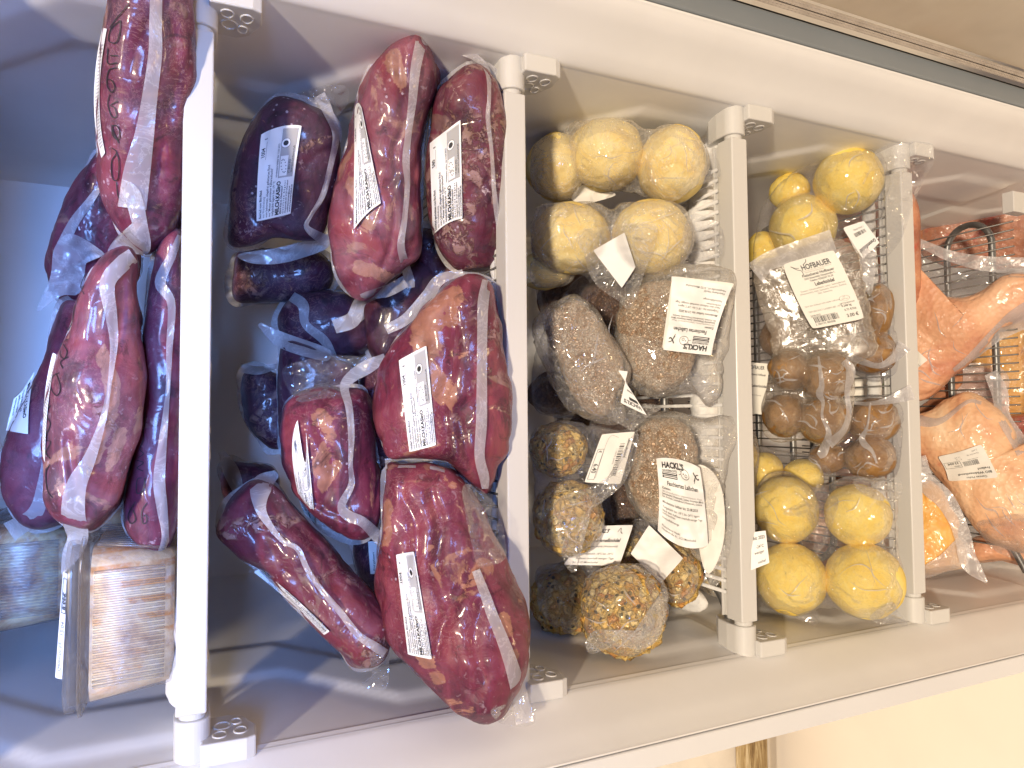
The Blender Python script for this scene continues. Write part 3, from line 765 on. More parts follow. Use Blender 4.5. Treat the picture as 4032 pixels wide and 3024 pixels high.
def bracket(zi, sx, parent):
    b = MB(); zc = zi+.0088
    b.tube([(sx*.2275, .0095, zc), (sx*.2325, .0095, zc)], .0082, 28)
    prof = [(.0095+.0112*math.cos(a), zc+.0112*math.sin(a)) for a in np.linspace(-math.pi*.5, -math.pi*1.5, 18)]
    prof = [(y, z) for y, z in prof] + [(.020, zc+.0112), (.034, zc+.009), (.046, zc+.001), (.048, zc-.008), (.03, zc-.0112)]
    m2 = MB(); m2.prism(prof, 'x', sx*.2322, sx*.2600)
    bm = bmesh.new()
    def bevel_add(src, w_):
        vs = [bm.verts.new(q) for q in src.v]
        for f in src.f:
            try: bm.faces.new([vs[i] for i in f])
            except Exception: pass
    bevel_add(m2, 0)
    pr = [(-.0075, zi+.004), (-.0085, zi-.024), (-.0055, zi-.0300), (.012, zi-.0315), (.030, zi-.0245), (.0365, zi-.016), (.0365, zi-.003), (.028, zi+.003)]
    m3 = MB(); m3.prism(pr, 'x', sx*.2455, sx*.2600); bevel_add(m3, 0)
    bmesh.ops.recalc_face_normals(bm, faces=bm.faces[:])
    ed = [e for e in bm.edges if len(e.link_faces) == 2 and e.calc_face_angle(0) > .9]
    bmesh.ops.bevel(bm, geom=ed, offset=.0012, segments=2, profile=.5, affect='EDGES')
    bm.verts.index_update(); b.add([tuple(q.co) for q in bm.verts], [[q.index for q in f.verts] for f in bm.faces]); bm.free()
    o = b.build('bracket', M['plastic'], parent)
    r = MB()
    for (y, z, ry, rz) in ((.004, zi-.008, .0052, .0042), (.018, zi-.010, .0062, .0052), (.006, zi-.021, .0055, .004), (.022, zi-.019, .005, .0035)):
        pts = [(sx*.2455, y+ry*math.cos(a), z+rz*math.sin(a)) for a in np.linspace(0, 2*math.pi, 22)]
        r.tube(pts, .0008, 6, False)
    r.build('moulded_rings', M['plastic'], o, True)
    return o
def smooth_path(pts, n): return [tuple(q) for q in catmull(pts, n, False)]
for i in range(5):
    zi = Z0 + DZ*i
    sh = MB(); sh.box(-.2282, .2282, .021, .0285, zi+.0005, zi+.0135, .001); sh.box(-.2282, .2282, .0288, .031, zi+.009, zi+.016, .0006)
    if i == 4: sh = MB(); sh.tube([(-.22, -.03, zi+.006), (.22, -.03, zi+.006)], .0042)
    s = sh.build('shelf', M['plastic'], fz)
    if i < 4:
        t_ = MB(); t_.box(-.2285, .2285, -.0002, .0205, zi+.0002, zi+.0190, .0014); t_.build('front_trim', M['plastic'], s, False)
        bracket(zi, 1, s); bracket(zi, -1, s)
    # cooling coil: one pipe to and fro
    Y0 = {0: .05, 1: .038, 2: .074, 3: .05, 4: .055}[i]; Y0 -= .010*(i == 2); ys = [Y0+.06*k for k in range(6)]; pts = []
    for k, y in enumerate(ys):
        sx = 1 if k % 2 == 0 else -1; r = .03
        a0, a1 = -sx*.185, sx*.185
        if k == 0: pts.append((-.235, .030, zi+.006)); pts.append((-.215, .040, zi+.007))
        pts += [(a0+(a1-a0)*q, y, zi+.009) for q in np.linspace(0, 1, 14)]
        if k < 5: pts += [(a1+sx*r*math.sin(a), y+r-r*math.cos(a), zi+.009) for a in np.linspace(.2, math.pi-.2, 9)]
    c_ = MB(); c_.tube(smooth_path(pts, 500), .0042 if i != 2 else .0045, 12); c_.build('cooling_pipe', M['steel'], s, True)
    g = MB(); x = -.205
    while x < .206:
        g.tube([(x, .024, zi+.0158), (x, .2, zi+.0152), (x, .37, zi+.0158)], .0011 if i != 2 else .0019, 6); x += .0105
    g.build('wire_grid', M['wire'] if i != 2 else M['frost'], s, True)
    if i in (0, 1, 2, 3):
        R_ = {0: .0085, 1: .0082, 2: .0165, 3: .0072}[i]
        fr = MB(); xs = np.linspace(-.20, .222, 260); m = []
        for x in xs:
            m.append((x, Y0 + .003*noise.noise((x*20, i, 0)), zi+(.0075 if i != 2 else .001)+.0015*noise.noise((x*25, i, 5))))
        if i == 2: m = [(-.165+.0*q, .115-.0*q, zi+.006) for q in ()] + [(-.140, .133, zi+.006), (-.165, .130, zi+.006), (-.186, .120, zi+.006), (-.198, .105, zi+.007), (-.198, .088, zi+.007), (-.188, .077, zi+.0075)] + m[16:]
        m = smooth_path(m, 420)
        rr = [R_*(1+.10*noise.noise((q[0]*45, q[1]*30, i*3.)))*(1 if i > 1 or q[0] < .05 or True else .6) for q in m]
        fr.tube(m, rr, 22, True, .0011 if i == 2 else .0009, i); fr.build('frost', M['frost'], s, True)
# frost lumps by the ends of the shelves
def lump(c, r, sd):
    nu, nv = 40, 26; v = []; fb = MB()
    for a in range(nv+1):
        for k in range(nu):
            th, ph = math.pi*a/nv, 2*math.pi*k/nu; d = np.array([math.sin(th)*math.cos(ph), math.sin(th)*math.sin(ph), math.cos(th)])
            v.append(np.array(c)+d*np.array(r)*(1+.22*noise.fractal(tuple(d*1.3+sd), 1, 2, 3)))
    fb.add(v, [(a*nu+k, (a+1)*nu+k, (a+1)*nu+(k+1) % nu, a*nu+(k+1) % nu) for a in range(nv) for k in range(nu)])
    fb.build('frost_lump', M['frost'], fz, True)
lump((-.215, .055, .012), (.030, .028, .014), 3); lump((-.180, .045, .012), (.03, .02, .010), 8)
lump((.228, .075, -.460), (.016, .034, .018), 5); lump((.226, .045, -.470), (.018, .022, .010), 6)
lump((-.226, .10, -.462), (.014, .035, .012), 9)
b = MB(); b.box(.212, .238, .012, .026, 4*DZ+.004, 4*DZ+.034, .001); b.build('pipe_clip', M['plastic'], fz)

def struct(o): o['kind'] = 'structure'; return o
b = MB(); b.box(-4, 4, 1.0, 1.1, -1.45, 2.5); struct(b.build('wall', M['wall']))
def mat_floor():
    t = NT('cream_floor'); c = t.ramp(t.noise(3, 6), [(.3, (.74, .66, .55)), (.7, (.80, .72, .60))]); return t.done(t.pbr(c, .5, None))
b = MB(); b.box(-4, 4, -3, 1.0, -1.55, -1.45); struct(b.build('floor', mat_floor()))
def mat_wood():
    t = NT('worn_wood'); c = t.ramp(t.noise(26, 8, .7, 1.2, stretch=(.25, 3, 3)), [(.35, (.16, .09, .03)), (.5, (.38, .26, .11)), (.68, (.62, .50, .30))])
    return t.done(t.pbr(c, .5, t.bump(t.noise(60, 6, stretch=(.3, 3, 3)), .003)))
bp = at(2972/1.8228, 2985/1.8228, .965)
b = MB(); b.box(-4, -.78, .955, .999, bp[2]-.036, bp[2]+.036, .003); tag(b.build('baseboard', mat_wood()), 'worn brown wooden rail low on the cream wall behind the freezer', 'rail')

# ================================================================== top compartment
G1 = 'vacuum packed meat joints standing on the freezer shelves'
def pack(label, c, y0, outline, T, m, **k):
    it = Item('vacuum_pack', label, 'meat pack', c, y0, G1)
    k['amp'] = k.get('amp', .003)*1.5; k.setdefault('sc_', 15); k.setdefault('e', .48)
    it.pillow('meat', outline, T, M[m], **k); it.skirt(outline)
    return it
A1 = pack('long dark red joint with black handwriting, topmost in the picture on the first shelf', (320, 230), .035,
    [(262, -70), (240, -10), (226, 60), (219, 130), (213, 200), (209, 270), (212, 340), (222, 410), (243, 460), (270, 505), (318, 545), (360, 522), (386, 498), (394, 440), (405, 350), (413, 250), (421, 130), (425, 30), (410, -60), (330, -90)],
    .042, 'meat_purple', amp=.0045, N=150, K=40, folds=[([(370, 60), (380, 160), (360, 260), (385, 330)], .004, .006), ([(345, 300), (340, 400), (375, 470)], .004, .005)])
A1.ribbon('seam', [(338, -40), (336, 60), (335, 120), (322, 220), (312, 290), (296, 370), (285, 450)], [26, 28, 30, 34, 42, 58, 62], M['seam'], lift=.004)
A1.sheet('film_fold', [(262, 395), (300, 410), (318, 480), (322, 545), (262, 545), (232, 546), (252, 512), (286, 486)], M['seam'], lift=.006, amp=.004)
Lb = Label(A1, [(221, 60), (231, 62), (227, 330), (219, 342)], 1, 4, 'paper', bul=(0, -1.6, 0, -1.9), lift=.003, sm=8, drape=True, name='label')
for k in range(30): Lb.text('gefüttert lagern bei', .2, .5+k*.11, .09, .01, 'ink2', wmax=.7)
Lb.finish()
hw = MB(); Q = lambda pts, oy=0: [(x*.3637, y*.3637+oy) for x, y in pts]
for st in ([(765, 20), (725, 70), (690, 110), (650, 165)], [(715, 120), (660, 170), (645, 240), (690, 252), (712, 185), (715, 120)], [(640, 290), (640, 375), (695, 372)],
           [(690, 400), (645, 420), (635, 500), (660, 548), (682, 520), (665, 480), (640, 470)], [(650, 560), (640, 620), (662, 690), (692, 690), (680, 640), (655, 625), (700, 600)],
           [(665, 740), (668, 800), (700, 830), (710, 780), (690, 745), (665, 760), (705, 850)], [(665, 880), (692, 905), (662, 960), (668, 1060), (700, 1062), (706, 960), (690, 900)],
           [(690, 1080), (700, 1160), (728, 1212)], [(655, 330), (700, 330)]):
    A1.stroke(Q(st), 2.2, acc=hw)
hw.build('handwriting', M['ink'], A1.root)

A2 = pack('dark red joint leaning behind the long handwritten one on the first shelf', (180, 500), .15,
    [(218, 330), (170, 395), (140, 450), (112, 520), (103, 575), (108, 610), (120, 640), (170, 660), (240, 640), (300, 600), (300, 520), (260, 440), (232, 380)], .04, 'meat_purple')
A2.ribbon('seam', [(218, 400), (190, 440), (160, 480), (135, 530)], [12, 18, 22, 26], M['seam'])
A2.sheet('film_fold', [(118, 535), (155, 505), (228, 550), (190, 556), (175, 630), (130, 640), (80, 672), (108, 600)], M['seam'], off=.045, lift=.004, amp=.005)
A3 = pack('large red joint with a crumpled label near the left edge of the picture', (100, 880), .13,
    [(135, 655), (110, 720), (98, 780), (62, 850), (25, 920), (3, 985), (2, 1030), (15, 1080), (45, 1128), (90, 1142), (150, 1120), (210, 1050), (220, 900), (210, 740), (180, 660)], .045, 'meat_purple')
A3.ribbon('seam', [(110, 940), (95, 1040), (75, 1110), (20, 1150)], [20, 26, 34, 44], M['seam'])
L3 = Label(A3, [(75, 800), (61, 938), (13, 930), (30, 860)], 2.0, .9, 'paper', bul=(.1, 0, 0, .1), lift=.003, parent=A3.root)
L3.text('MILCH.KASinO', .1, .25, .2, .04); L3.text('Hauptstraße 69', .1, .45, .15, .02); L3.text('gottfried.roegner', .1, .62, .13, .02); L3.text('www.roegnermilch', .1, .78, .13, .02); L3.finish()

A4 = pack('big crimson joint with white frost and handwriting, middle of the first shelf', (200, 850), .05,
    [(205, 585), (175, 640), (155, 700), (130, 765), (108, 840), (95, 920), (97, 1010), (103, 1070), (125, 1110), (150, 1128), (195, 1140), (240, 1105), (272, 1060), (284, 985), (298, 880), (305, 790), (303, 700), (288, 630), (292, 570), (275, 548), (240, 556)],
    .048, 'meat_pink', amp=.0045, N=150, K=40, fatl=[([(215, 750), (240, 860), (200, 980)], 14), ([(255, 930), (235, 1000)], 12)], folds=[([(150, 940), (162, 1020), (168, 1060)], .007, .0035), ([(255, 600), (262, 680), (240, 760)], .005, .005), ([(215, 640), (205, 720), (210, 760)], .003, .005)])
A4.ribbon('seam', [(288, 552), (262, 572), (232, 612), (240, 680), (246, 740), (238, 820), (224, 900), (196, 985), (165, 1050), (158, 1110), (168, 1160), (152, 1200), (134, 1240)], [34, 36, 34, 26, 18, 10, 14, 26, 44, 52, 46, 36, 6], M['seam'], lift=.005)
Lb = Label(A4, [(114, 762), (122, 766), (97, 1000), (92, 985)], 1, 5, 'paper', bul=(0, -.9, 0, -1.1), lift=.003, sm=8)
for k in range(26): Lb.text('lagern bei Kälber', .2, .5+k*.16, .13, .01, 'ink2', wmax=.7)
Lb.finish()
hw = MB(); O = 548.6
for st in ([(500, 185), (470, 245), (440, 330), (430, 400), (405, 455)], [(400, 505), (362, 540), (358, 600), (382, 620), (398, 580), (375, 535)], [(405, 610), (360, 640), (372, 680)],
           [(352, 705), (312, 730), (300, 790), (335, 842), (358, 800), (345, 740), (330, 708)], [(300, 900), (272, 950), (298, 1005), (282, 1060)], [(262, 1108), (302, 1118), (272, 1180), (298, 1215)],
           [(295, 1250), (272, 1300), (280, 1400), (312, 1450)], [(505, 120), (480, 190), (500, 240)]):
    A4.stroke(Q(st, O), 2.0, acc=hw)
hw.build('handwriting', M['ink'], A4.root)
A5 = pack('slim upright red joint next to the front edge of the first shelf', (345, 860), .07,
    [(350, 525), (325, 590), (313, 680), (305, 780), (300, 880), (290, 980), (272, 1060), (266, 1120), (285, 1160), (320, 1190), (348, 1205), (370, 1170), (390, 1100), (398, 1000), (401, 880), (405, 760), (404, 650), (392, 560), (388, 505)],
    .035, 'meat_purple', amp=.0025)
A5.ribbon('seam', [(388, 508), (372, 550), (346, 610), (370, 655), (366, 750), (362, 850), (352, 950), (344, 1035), (350, 1095), (357, 1160), (350, 1215), (338, 1238)], [10, 18, 24, 18, 14, 10, 18, 26, 24, 16, 34, 12], M['seam'], lift=.004)
hw = MB()
for st in ([(862, 940), (850, 1060), (818, 1010)], [(852, 1060), (848, 1110), (830, 1160), (852, 1185), (822, 1210)], [(812, 1225), (852, 1240), (815, 1270), (850, 1290)], [(860, 1330), (850, 1400), (812, 1420), (815, 1340), (842, 1330)],
           [(870, 1480), (842, 1530), (848, 1600), (870, 1590), (868, 1550), (850, 1560)], [(805, 1470), (760, 1550), (775, 1600), (805, 1580), (790, 1520)]):
    A5.stroke(Q(st, O), 2.0, acc=hw)
hw.build('handwriting', M['ink'], A5.root)

# ---- plastic tubs of stew
def mat_stew(name, cols, streak):
    t = NT(name)
    c = t.ramp(t.noise(22, 7, .65, 1.5), [(.33, cols[0]), (.46, cols[1]), (.58, cols[2]), (.7, cols[1])])
    if streak:
        n = t.noise(20, 5, .6, .7); w_ = t.n('ShaderNodeTexWave', bands_direction='X'); t.l(t.co, w_.inputs['Vector']); w_.inputs['Scale'].default_value = 28; w_.inputs['Distortion'].default_value = .6
        m = t.math('MULTIPLY', t.ramp(w_.outputs['Fac'], [(.55, 0), (.8, 1)]), t.ramp(n, [(.50, 0), (.57, .85)]))
        c = t.mix(m, c, streak)
    fr = t.ramp(t.noise(120, 6, .7, 1), [(.5, 0), (.62, .5)]); c = t.mix(fr, c, (.62, .54, .48))
    return t.done(t.pbr(c, .5, t.bump(t.noise(80, 7), .002), coat=.1, coatr=.3))
def tub(label, x0, x1, y0, y1, z0, z1, stew, lidz=.006, ribs=24, grp='plastic tubs of frozen stew'):
    t = thing('food_tub', label, 'tub', ((x0+x1)/2, (y0+y1)/2, z0), grp)
    def rbox(sh, za, zb, taper, rad=.020, n=10):
        m = MB(); rings = []
        for z, ins in ((za, sh+taper+.004), (za+.003, sh+taper), (za+(zb-za)*.5, sh+taper*.5), (zb, sh)):
            r = []
            for cx, cy, a0 in ((x1-rad, y1-rad, 0), (x0+rad, y1-rad, 90), (x0+rad, y0+rad, 180), (x1-rad, y0+rad, 270)):
                for k in range(n+1):
                    a = math.radians(a0+90*k/n)
                    px, py = cx+rad*math.cos(a), cy+rad*math.sin(a)
                    mx, my = (x0+x1)/2, (y0+y1)/2
                    r.append((mx+(px-mx)*(1-2*ins/(x1-x0)), my+(py-my)*(1-2*ins/(y1-y0)), z))
            rings.append(r)
        N_ = len(rings[0]); v = [q for r in rings for q in r]
        f = [(i*N_+k, i*N_+(k+1) % N_, (i+1)*N_+(k+1) % N_, (i+1)*N_+k) for i in range(len(rings)-1) for k in range(N_)]
        f += [tuple(range(N_))[::-1], tuple((len(rings)-1)*N_+k for k in range(N_))]
        m.add(v, f); return m
    o = rbox(.0015, z0+.002, z1-.012, .006).build('frozen_stew', stew, t, True)
    m = rbox(0, z0, z1, .006); m.build('tub_body', M['tubfilm'], t, True)
    m = MB()
    for k in range(ribs):
        x = x0+.016+(x1-x0-.032)*k/(ribs-1); m.tube([(x, y0+.0062, z0+.008), (x, y0+.0008, z1-.014)], .0011, 6)
    for k in range(10):
        y = y0+.016+(y1-y0-.032)*k/9; m.tube([(x1-.0055, y, z0+.008), (x1+.0002, y, z1-.014)], .0011, 6)
    m.build('side_ribs', M['tubfilm'], t, True)
    m = rbox(-.006, z1-.003, z1+.002, 0).v; 
    l = MB(); q = rbox(-.006, z1-.009, z1-.006, 0); l.add(q.v, q.f); q = rbox(-.003, z1-.006, z1+.002, 0); l.add(q.v, q.f)
    l.build('lid', M['tubfilm'], t, True)
    return t
stewA = mat_stew('cream_stew', [(.36, .20, .12), (.66, .46, .27), (.76, .60, .38)], (.55, .21, .04))
stewB = mat_stew('brown_stew', [(.26, .11, .07), (.58, .30, .14), (.80, .60, .34)], None)
yf = .022
zt = at(146, 1350, yf)[2]; xa = at(290, 1178, yf)[0]; xb = at(280, 1528, yf)[0]
T1 = tub('clear ribbed tub of creamy brown stew, lying at the front end of the first shelf', xb, xa, yf, yf+.11, .0185, zt, stewA)
it = Item('', '', '', (122, 1350), yf-.006, root=T1); 
Lb = Label(it, [(134, 1468), (146, 1240), (136, 1235), (119, 1464)], 6, .5, 'paper', drape=False, lift=.0, rnd=.02)
Lb.text('8.66€', 3.9, .33, .42, .03); Lb.frame(3.7, .02, 5.7, .42, .05); Lb.text('12.04', 2.4, .35, .38, .01, 'ink2'); Lb.text('Gewicht kg', .4, .38, .36, .0, 'ink2'); Lb.finish()
yb = .17
xa2 = at(90, 1130, yb)[0]; xb2 = at(90, 1372, yb)[0]; zt2 = at(-60, 1250, yb)[2]; zm = at(160, 1250, yb)[2]
tub('clear tub of dark brown stew resting on another tub, behind the ribbed one', xb2, xa2, yb, yb+.12, zm+.004, zt2, stewB)
tub('lowest clear tub under the dark brown stew, mostly hidden behind the ribbed tub', xb2+.002, xa2+.012, yb-.012, yb+.12, .0185, zm, stewB)

# ================================================================== second compartment
def film_bg(it, pts, k='film', **kw): return it.sheet('plastic_film', pts, M[k], **kw)
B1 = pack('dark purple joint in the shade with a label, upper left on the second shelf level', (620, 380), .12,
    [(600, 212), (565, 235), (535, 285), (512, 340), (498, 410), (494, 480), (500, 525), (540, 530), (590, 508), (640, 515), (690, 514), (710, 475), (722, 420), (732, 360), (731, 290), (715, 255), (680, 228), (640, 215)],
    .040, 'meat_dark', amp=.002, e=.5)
B1.sheet('film_fold', [(640, 210), (680, 190), (725, 182), (752, 192), (748, 228), (725, 252), (700, 228)], M['film'], lift=.004, off=.01, amp=.006, sharp=.004)
B1.ribbon('seam', [(690, 205), (708, 240), (726, 290), (716, 350), (698, 420), (672, 465), (662, 490), (690, 512), (712, 520)], [26, 22, 16, 12, 12, 8, 12, 22, 26], M['seam'], lift=.004, off=.012)
B1.sheet('film_fold', [(515, 549), (600, 535), (655, 520), (690, 508), (712, 512), (708, 535), (660, 555), (600, 570), (540, 568)], M['seam'], off=.01, lift=.002)
farm_label(B1, [(554, 479), (564, 290), (652, 271), (628, 462)], lift=.0025, wob=.0015, bul=(-.03, .04, -.03, 0))
B2 = pack('pinkish red marbled joint with a bent label, in the middle of the upper second shelf', (830, 370), .075,
    [(897, 80), (865, 98), (832, 118), (799, 146), (780, 182), (767, 236), (755, 291), (735, 364), (720, 437), (717, 509), (722, 564), (738, 600), (770, 634), (800, 634), (845, 600), (880, 572), (905, 546), (911, 473), (914, 364), (924, 255), (939, 204), (940, 160), (925, 125), (912, 95)],
    .045, 'meat_pink', amp=.0045, N=150, K=40, fatl=[([(850, 140), (862, 190)], 13), ([(775, 400), (800, 470)], 16), ([(780, 560), (840, 590)], 12)], folds=[([(860, 130), (862, 200), (868, 270), (850, 330), (852, 380), (835, 400)], .005, .004), ([(835, 400), (850, 440), (848, 500), (830, 560)], .005, .004), ([(780, 480), (800, 540), (850, 590)], .004, .006)])
B2.ribbon('seam', [(915, 68), (898, 146), (891, 218), (882, 291), (877, 346), (880, 400), (874, 473), (866, 528), (873, 564), (884, 604), (888, 622)], [26, 22, 18, 14, 16, 12, 12, 16, 18, 22, 16], M['seam'], lift=.004)
B2.ribbon('seam', [(876, 608), (838, 628), (808, 636), (778, 652), (762, 690), (722, 706)], [26, 26, 22, 26, 34, 30], M['seam'], lift=.003, off=.012)
B2.sheet('film_fold', [(910, 70), (928, 68), (946, 97), (916, 96)], M['seam'], off=.01)
farm_label(B2, [(764, 497), (766, 236), (781, 232), (823, 440)], lift=.004, bul=(0, .05, 0, .03), head='Minuten-Steak vom Rind')
B3 = pack('frosty dark joint with a price sticker label, right against the second shelf trim', (1015, 365), .045,
    [(1012, 148), (975, 172), (950, 198), (933, 250), (925, 320), (926, 400), (930, 460), (940, 510), (955, 548), (990, 580), (1040, 585), (1085, 570), (1098, 530), (1100, 440), (1094, 327), (1086, 236), (1072, 170), (1045, 146)],
    .040, 'meat_frosty', amp=.003, e=.5)
B3.ribbon('seam', [(1012, 80), (996, 108), (1024, 122), (1052, 150), (1057, 204), (1054, 255), (1062, 327), (1068, 418), (1080, 491), (1104, 538), (1130, 562)], [8, 16, 16, 12, 8, 10, 8, 10, 14, 24, 34], M['seam'], lift=.005)
B3.sheet('film_fold', [(1070, 560), (1105, 535), (1128, 560), (1156, 602), (1128, 616), (1095, 630), (1072, 605)], M['film'], off=.035, lift=.001, sharp=.004)
farm_label(B3, [(935, 509), (928, 309), (995, 258), (999, 473)], lift=.0025, wob=.0015, head='Schnitzel geschnitten vom Bio-Rind', wt='580', bul=(0, 0, 0, .04))
B6 = pack('large bright red marbled joint with a white label, resting on the second wire shelf', (985, 830), .035,
    [(1005, 598), (965, 625), (925, 662), (880, 705), (845, 748), (826, 800), (818, 860), (820, 920), (836, 980), (870, 988), (925, 986), (966, 990), (1000, 1025), (1040, 1056), (1055, 1048), (1072, 1003), (1092, 975), (1097, 912), (1095, 820), (1088, 725), (1076, 665), (1062, 618), (1038, 600)],
    .052, 'meat_red', amp=.005, N=150, K=40, fatl=[([(955, 660), (925, 720), (930, 790), (960, 850)], 22), ([(985, 640), (975, 700)], 12)], folds=[([(1000, 600), (975, 680), (985, 760), (960, 860), (968, 960)], .005, .005), ([(1040, 1050), (1010, 980), (990, 900)], .005, .004), ([(900, 700), (920, 740), (900, 800)], .003, .006)])
B6.ribbon('seam', [(834, 712), (876, 690), (922, 642), (950, 604), (1000, 588)], [22, 24, 28, 24, 12], M['seam'], off=.016, lift=.001)
B6.ribbon('seam', [(1052, 605), (1044, 650), (1042, 700), (1041, 800), (1040, 912), (1036, 985), (1046, 1030), (1048, 1056)], [20, 24, 22, 22, 24, 22, 22, 14], M['seam'], lift=.004)
farm_label(B6, [(884, 977), (861, 778), (921, 746), (942, 962)], lift=.0025, wob=.0015, head='Hüferl vom Bio-Rind')
B7 = pack('biggest crimson joint with a label, bulging lowest over the second shelf trim', (980, 1280), .012,
    [(842, 1012), (880, 1012), (925, 1014), (985, 1028), (1020, 1075), (1050, 1130), (1085, 1190), (1098, 1225), (1108, 1256), (1123, 1310), (1131, 1383), (1130, 1448), (1112, 1490), (1090, 1525), (1060, 1541), (1018, 1538), (980, 1516), (940, 1488), (900, 1452), (862, 1405), (835, 1340), (818, 1270), (817, 1201), (826, 1130), (832, 1060)],
    .054, 'meat_red', amp=.005, N=150, K=44, fatl=[([(850, 1100), (845, 1180)], 12), ([(905, 1300), (915, 1400), (950, 1450)], 12), ([(1080, 1330), (1100, 1400)], 12)], folds=[([(895, 1015), (880, 1080), (905, 1150), (900, 1250)], .005, .005), ([(950, 1020), (935, 1080), (955, 1150), (945, 1240), (975, 1330)], .006, .005), ([(1015, 1080), (1020, 1160), (1010, 1240), (960, 1340), (948, 1400)], .008, .0045), ([(1035, 1300), (1020, 1380), (1040, 1450)], .004, .005)])
B7.ribbon('seam', [(832, 1002), (880, 1000), (940, 1004), (985, 1018), (1020, 1050)], [22, 20, 22, 26, 18], M['seam'], off=.01, lift=.001)
B7.sheet('film_pouch', [(1000, 1050), (1036, 1055), (1076, 1099), (1090, 1157), (1092, 1205), (1060, 1222), (1032, 1222), (1020, 1180), (1005, 1110)], M['film'], off=.03, lift=.004, sharp=.005, amp=.005)
B7.ribbon('seam', [(1028, 1232), (1050, 1290), (1064, 1330), (1086, 1383), (1106, 1440), (1122, 1500), (1134, 1562)], [18, 22, 24, 26, 30, 34, 40], M['seam'], lift=.004)
B7.sheet('film_fold', [(1060, 1535), (1095, 1520), (1140, 1500), (1156, 1558), (1120, 1570), (1080, 1562)], M['film'], off=.01)
farm_label(B7, [(881, 1414), (855, 1198), (894, 1191), (933, 1425)], lift=.0025, wob=.0015, head='Ganslsam vom Bio-Rind', bul=(0, .0, 0, .0))
B5 = pack('stout marbled joint with a curled label, in the middle of the lower second shelf', (720, 980), .09,
    [(640, 860), (618, 885), (610, 930), (616, 980), (632, 1035), (655, 1090), (684, 1130), (722, 1152), (765, 1163), (800, 1150), (820, 1110), (823, 1060), (815, 985), (803, 910), (790, 850), (762, 838), (720, 842), (680, 850)],
    .046, 'meat_red', amp=.005, N=140, K=36, fatl=[([(690, 900), (712, 950), (690, 1010)], 14), ([(700, 1040), (730, 1000)], 10)], folds=[([(760, 850), (700, 870), (690, 930), (720, 1000), (700, 1080)], .005, .005), ([(750, 1110), (700, 1090), (660, 1060)], .005, .004)])
B5.sheet('film_fold', [(610, 800), (660, 778), (735, 768), (795, 772), (832, 770), (800, 795), (770, 812), (742, 850), (690, 862), (640, 865)], M['film'], off=.02, lift=.002, amp=.004)
B5.ribbon('seam', [(832, 771), (795, 792), (762, 812), (744, 836), (754, 880), (759, 940), (757, 1003), (759, 1047), (738, 1092), (752, 1114), (784, 1128), (818, 1162), (853, 1202)], [16, 30, 26, 20, 16, 14, 10, 14, 18, 24, 22, 26, 18], M['seam'], lift=.005, off=.02)
farm_label(B5, [(655, 1108), (643, 905), (661, 930), (681, 1131)], lift=.004, bul=(-.8, -.4, 0, 0), head='Tafelspitz vom Bio-Rind')
B4 = pack('slanting dark joint with a narrow label, at the lower front of the second level', (650, 1230), .07,
    [(476, 1130), (490, 1092), (522, 1062), (560, 1042), (598, 1052), (630, 1090), (664, 1128), (712, 1176), (748, 1228), (784, 1270), (817, 1307), (832, 1339), (833, 1401), (812, 1432), (768, 1436), (740, 1408), (701, 1372), (657, 1332), (613, 1288), (559, 1234), (512, 1198), (482, 1163)],
    .040, 'meat_frosty', amp=.0045, N=140, K=36, folds=[([(600, 1080), (640, 1140), (700, 1200), (720, 1260)], .004, .005), ([(560, 1150), (620, 1230), (700, 1330)], .003, .005)])
B4.ribbon('seam', [(598, 1022), (565, 1050), (562, 1095), (578, 1128), (610, 1168), (643, 1186), (664, 1230), (694, 1274), (737, 1325), (774, 1372), (812, 1398), (832, 1412)], [16, 46, 26, 16, 10, 12, 12, 12, 14, 16, 20, 20], M['seam'], lift=.005)
B4.sheet('film_fold', [(800, 1408), (838, 1402), (840, 1440), (836, 1484), (805, 1490), (780, 1478), (802, 1466), (800, 1430)], M['film'], off=.005)
farm_label(B4, [(700, 1372), (548, 1236), (561, 1228), (712, 1364)], lift=.003, bul=(.30, 0, .25, 0))
DK = 'dark joints in the shade at the back of the second shelf'
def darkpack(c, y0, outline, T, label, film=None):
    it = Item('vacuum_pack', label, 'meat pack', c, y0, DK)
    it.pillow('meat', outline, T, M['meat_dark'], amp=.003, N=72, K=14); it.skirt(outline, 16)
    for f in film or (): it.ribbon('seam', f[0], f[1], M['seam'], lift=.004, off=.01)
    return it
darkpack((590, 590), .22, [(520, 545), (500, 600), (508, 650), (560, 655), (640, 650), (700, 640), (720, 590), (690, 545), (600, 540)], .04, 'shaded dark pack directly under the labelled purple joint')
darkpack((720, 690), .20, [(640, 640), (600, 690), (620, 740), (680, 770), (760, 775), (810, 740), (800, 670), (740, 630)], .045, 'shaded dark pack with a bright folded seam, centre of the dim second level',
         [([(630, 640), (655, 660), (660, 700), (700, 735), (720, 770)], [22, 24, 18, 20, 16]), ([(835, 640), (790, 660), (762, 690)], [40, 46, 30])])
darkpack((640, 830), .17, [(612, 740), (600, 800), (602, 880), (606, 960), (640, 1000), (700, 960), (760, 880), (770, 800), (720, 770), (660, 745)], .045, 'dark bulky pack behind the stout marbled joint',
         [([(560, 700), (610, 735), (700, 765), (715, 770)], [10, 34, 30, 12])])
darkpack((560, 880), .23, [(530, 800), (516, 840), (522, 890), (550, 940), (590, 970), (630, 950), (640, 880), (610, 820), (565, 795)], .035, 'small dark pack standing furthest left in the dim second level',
         [([(520, 795), (560, 800), (600, 790)], [20, 18, 10])])
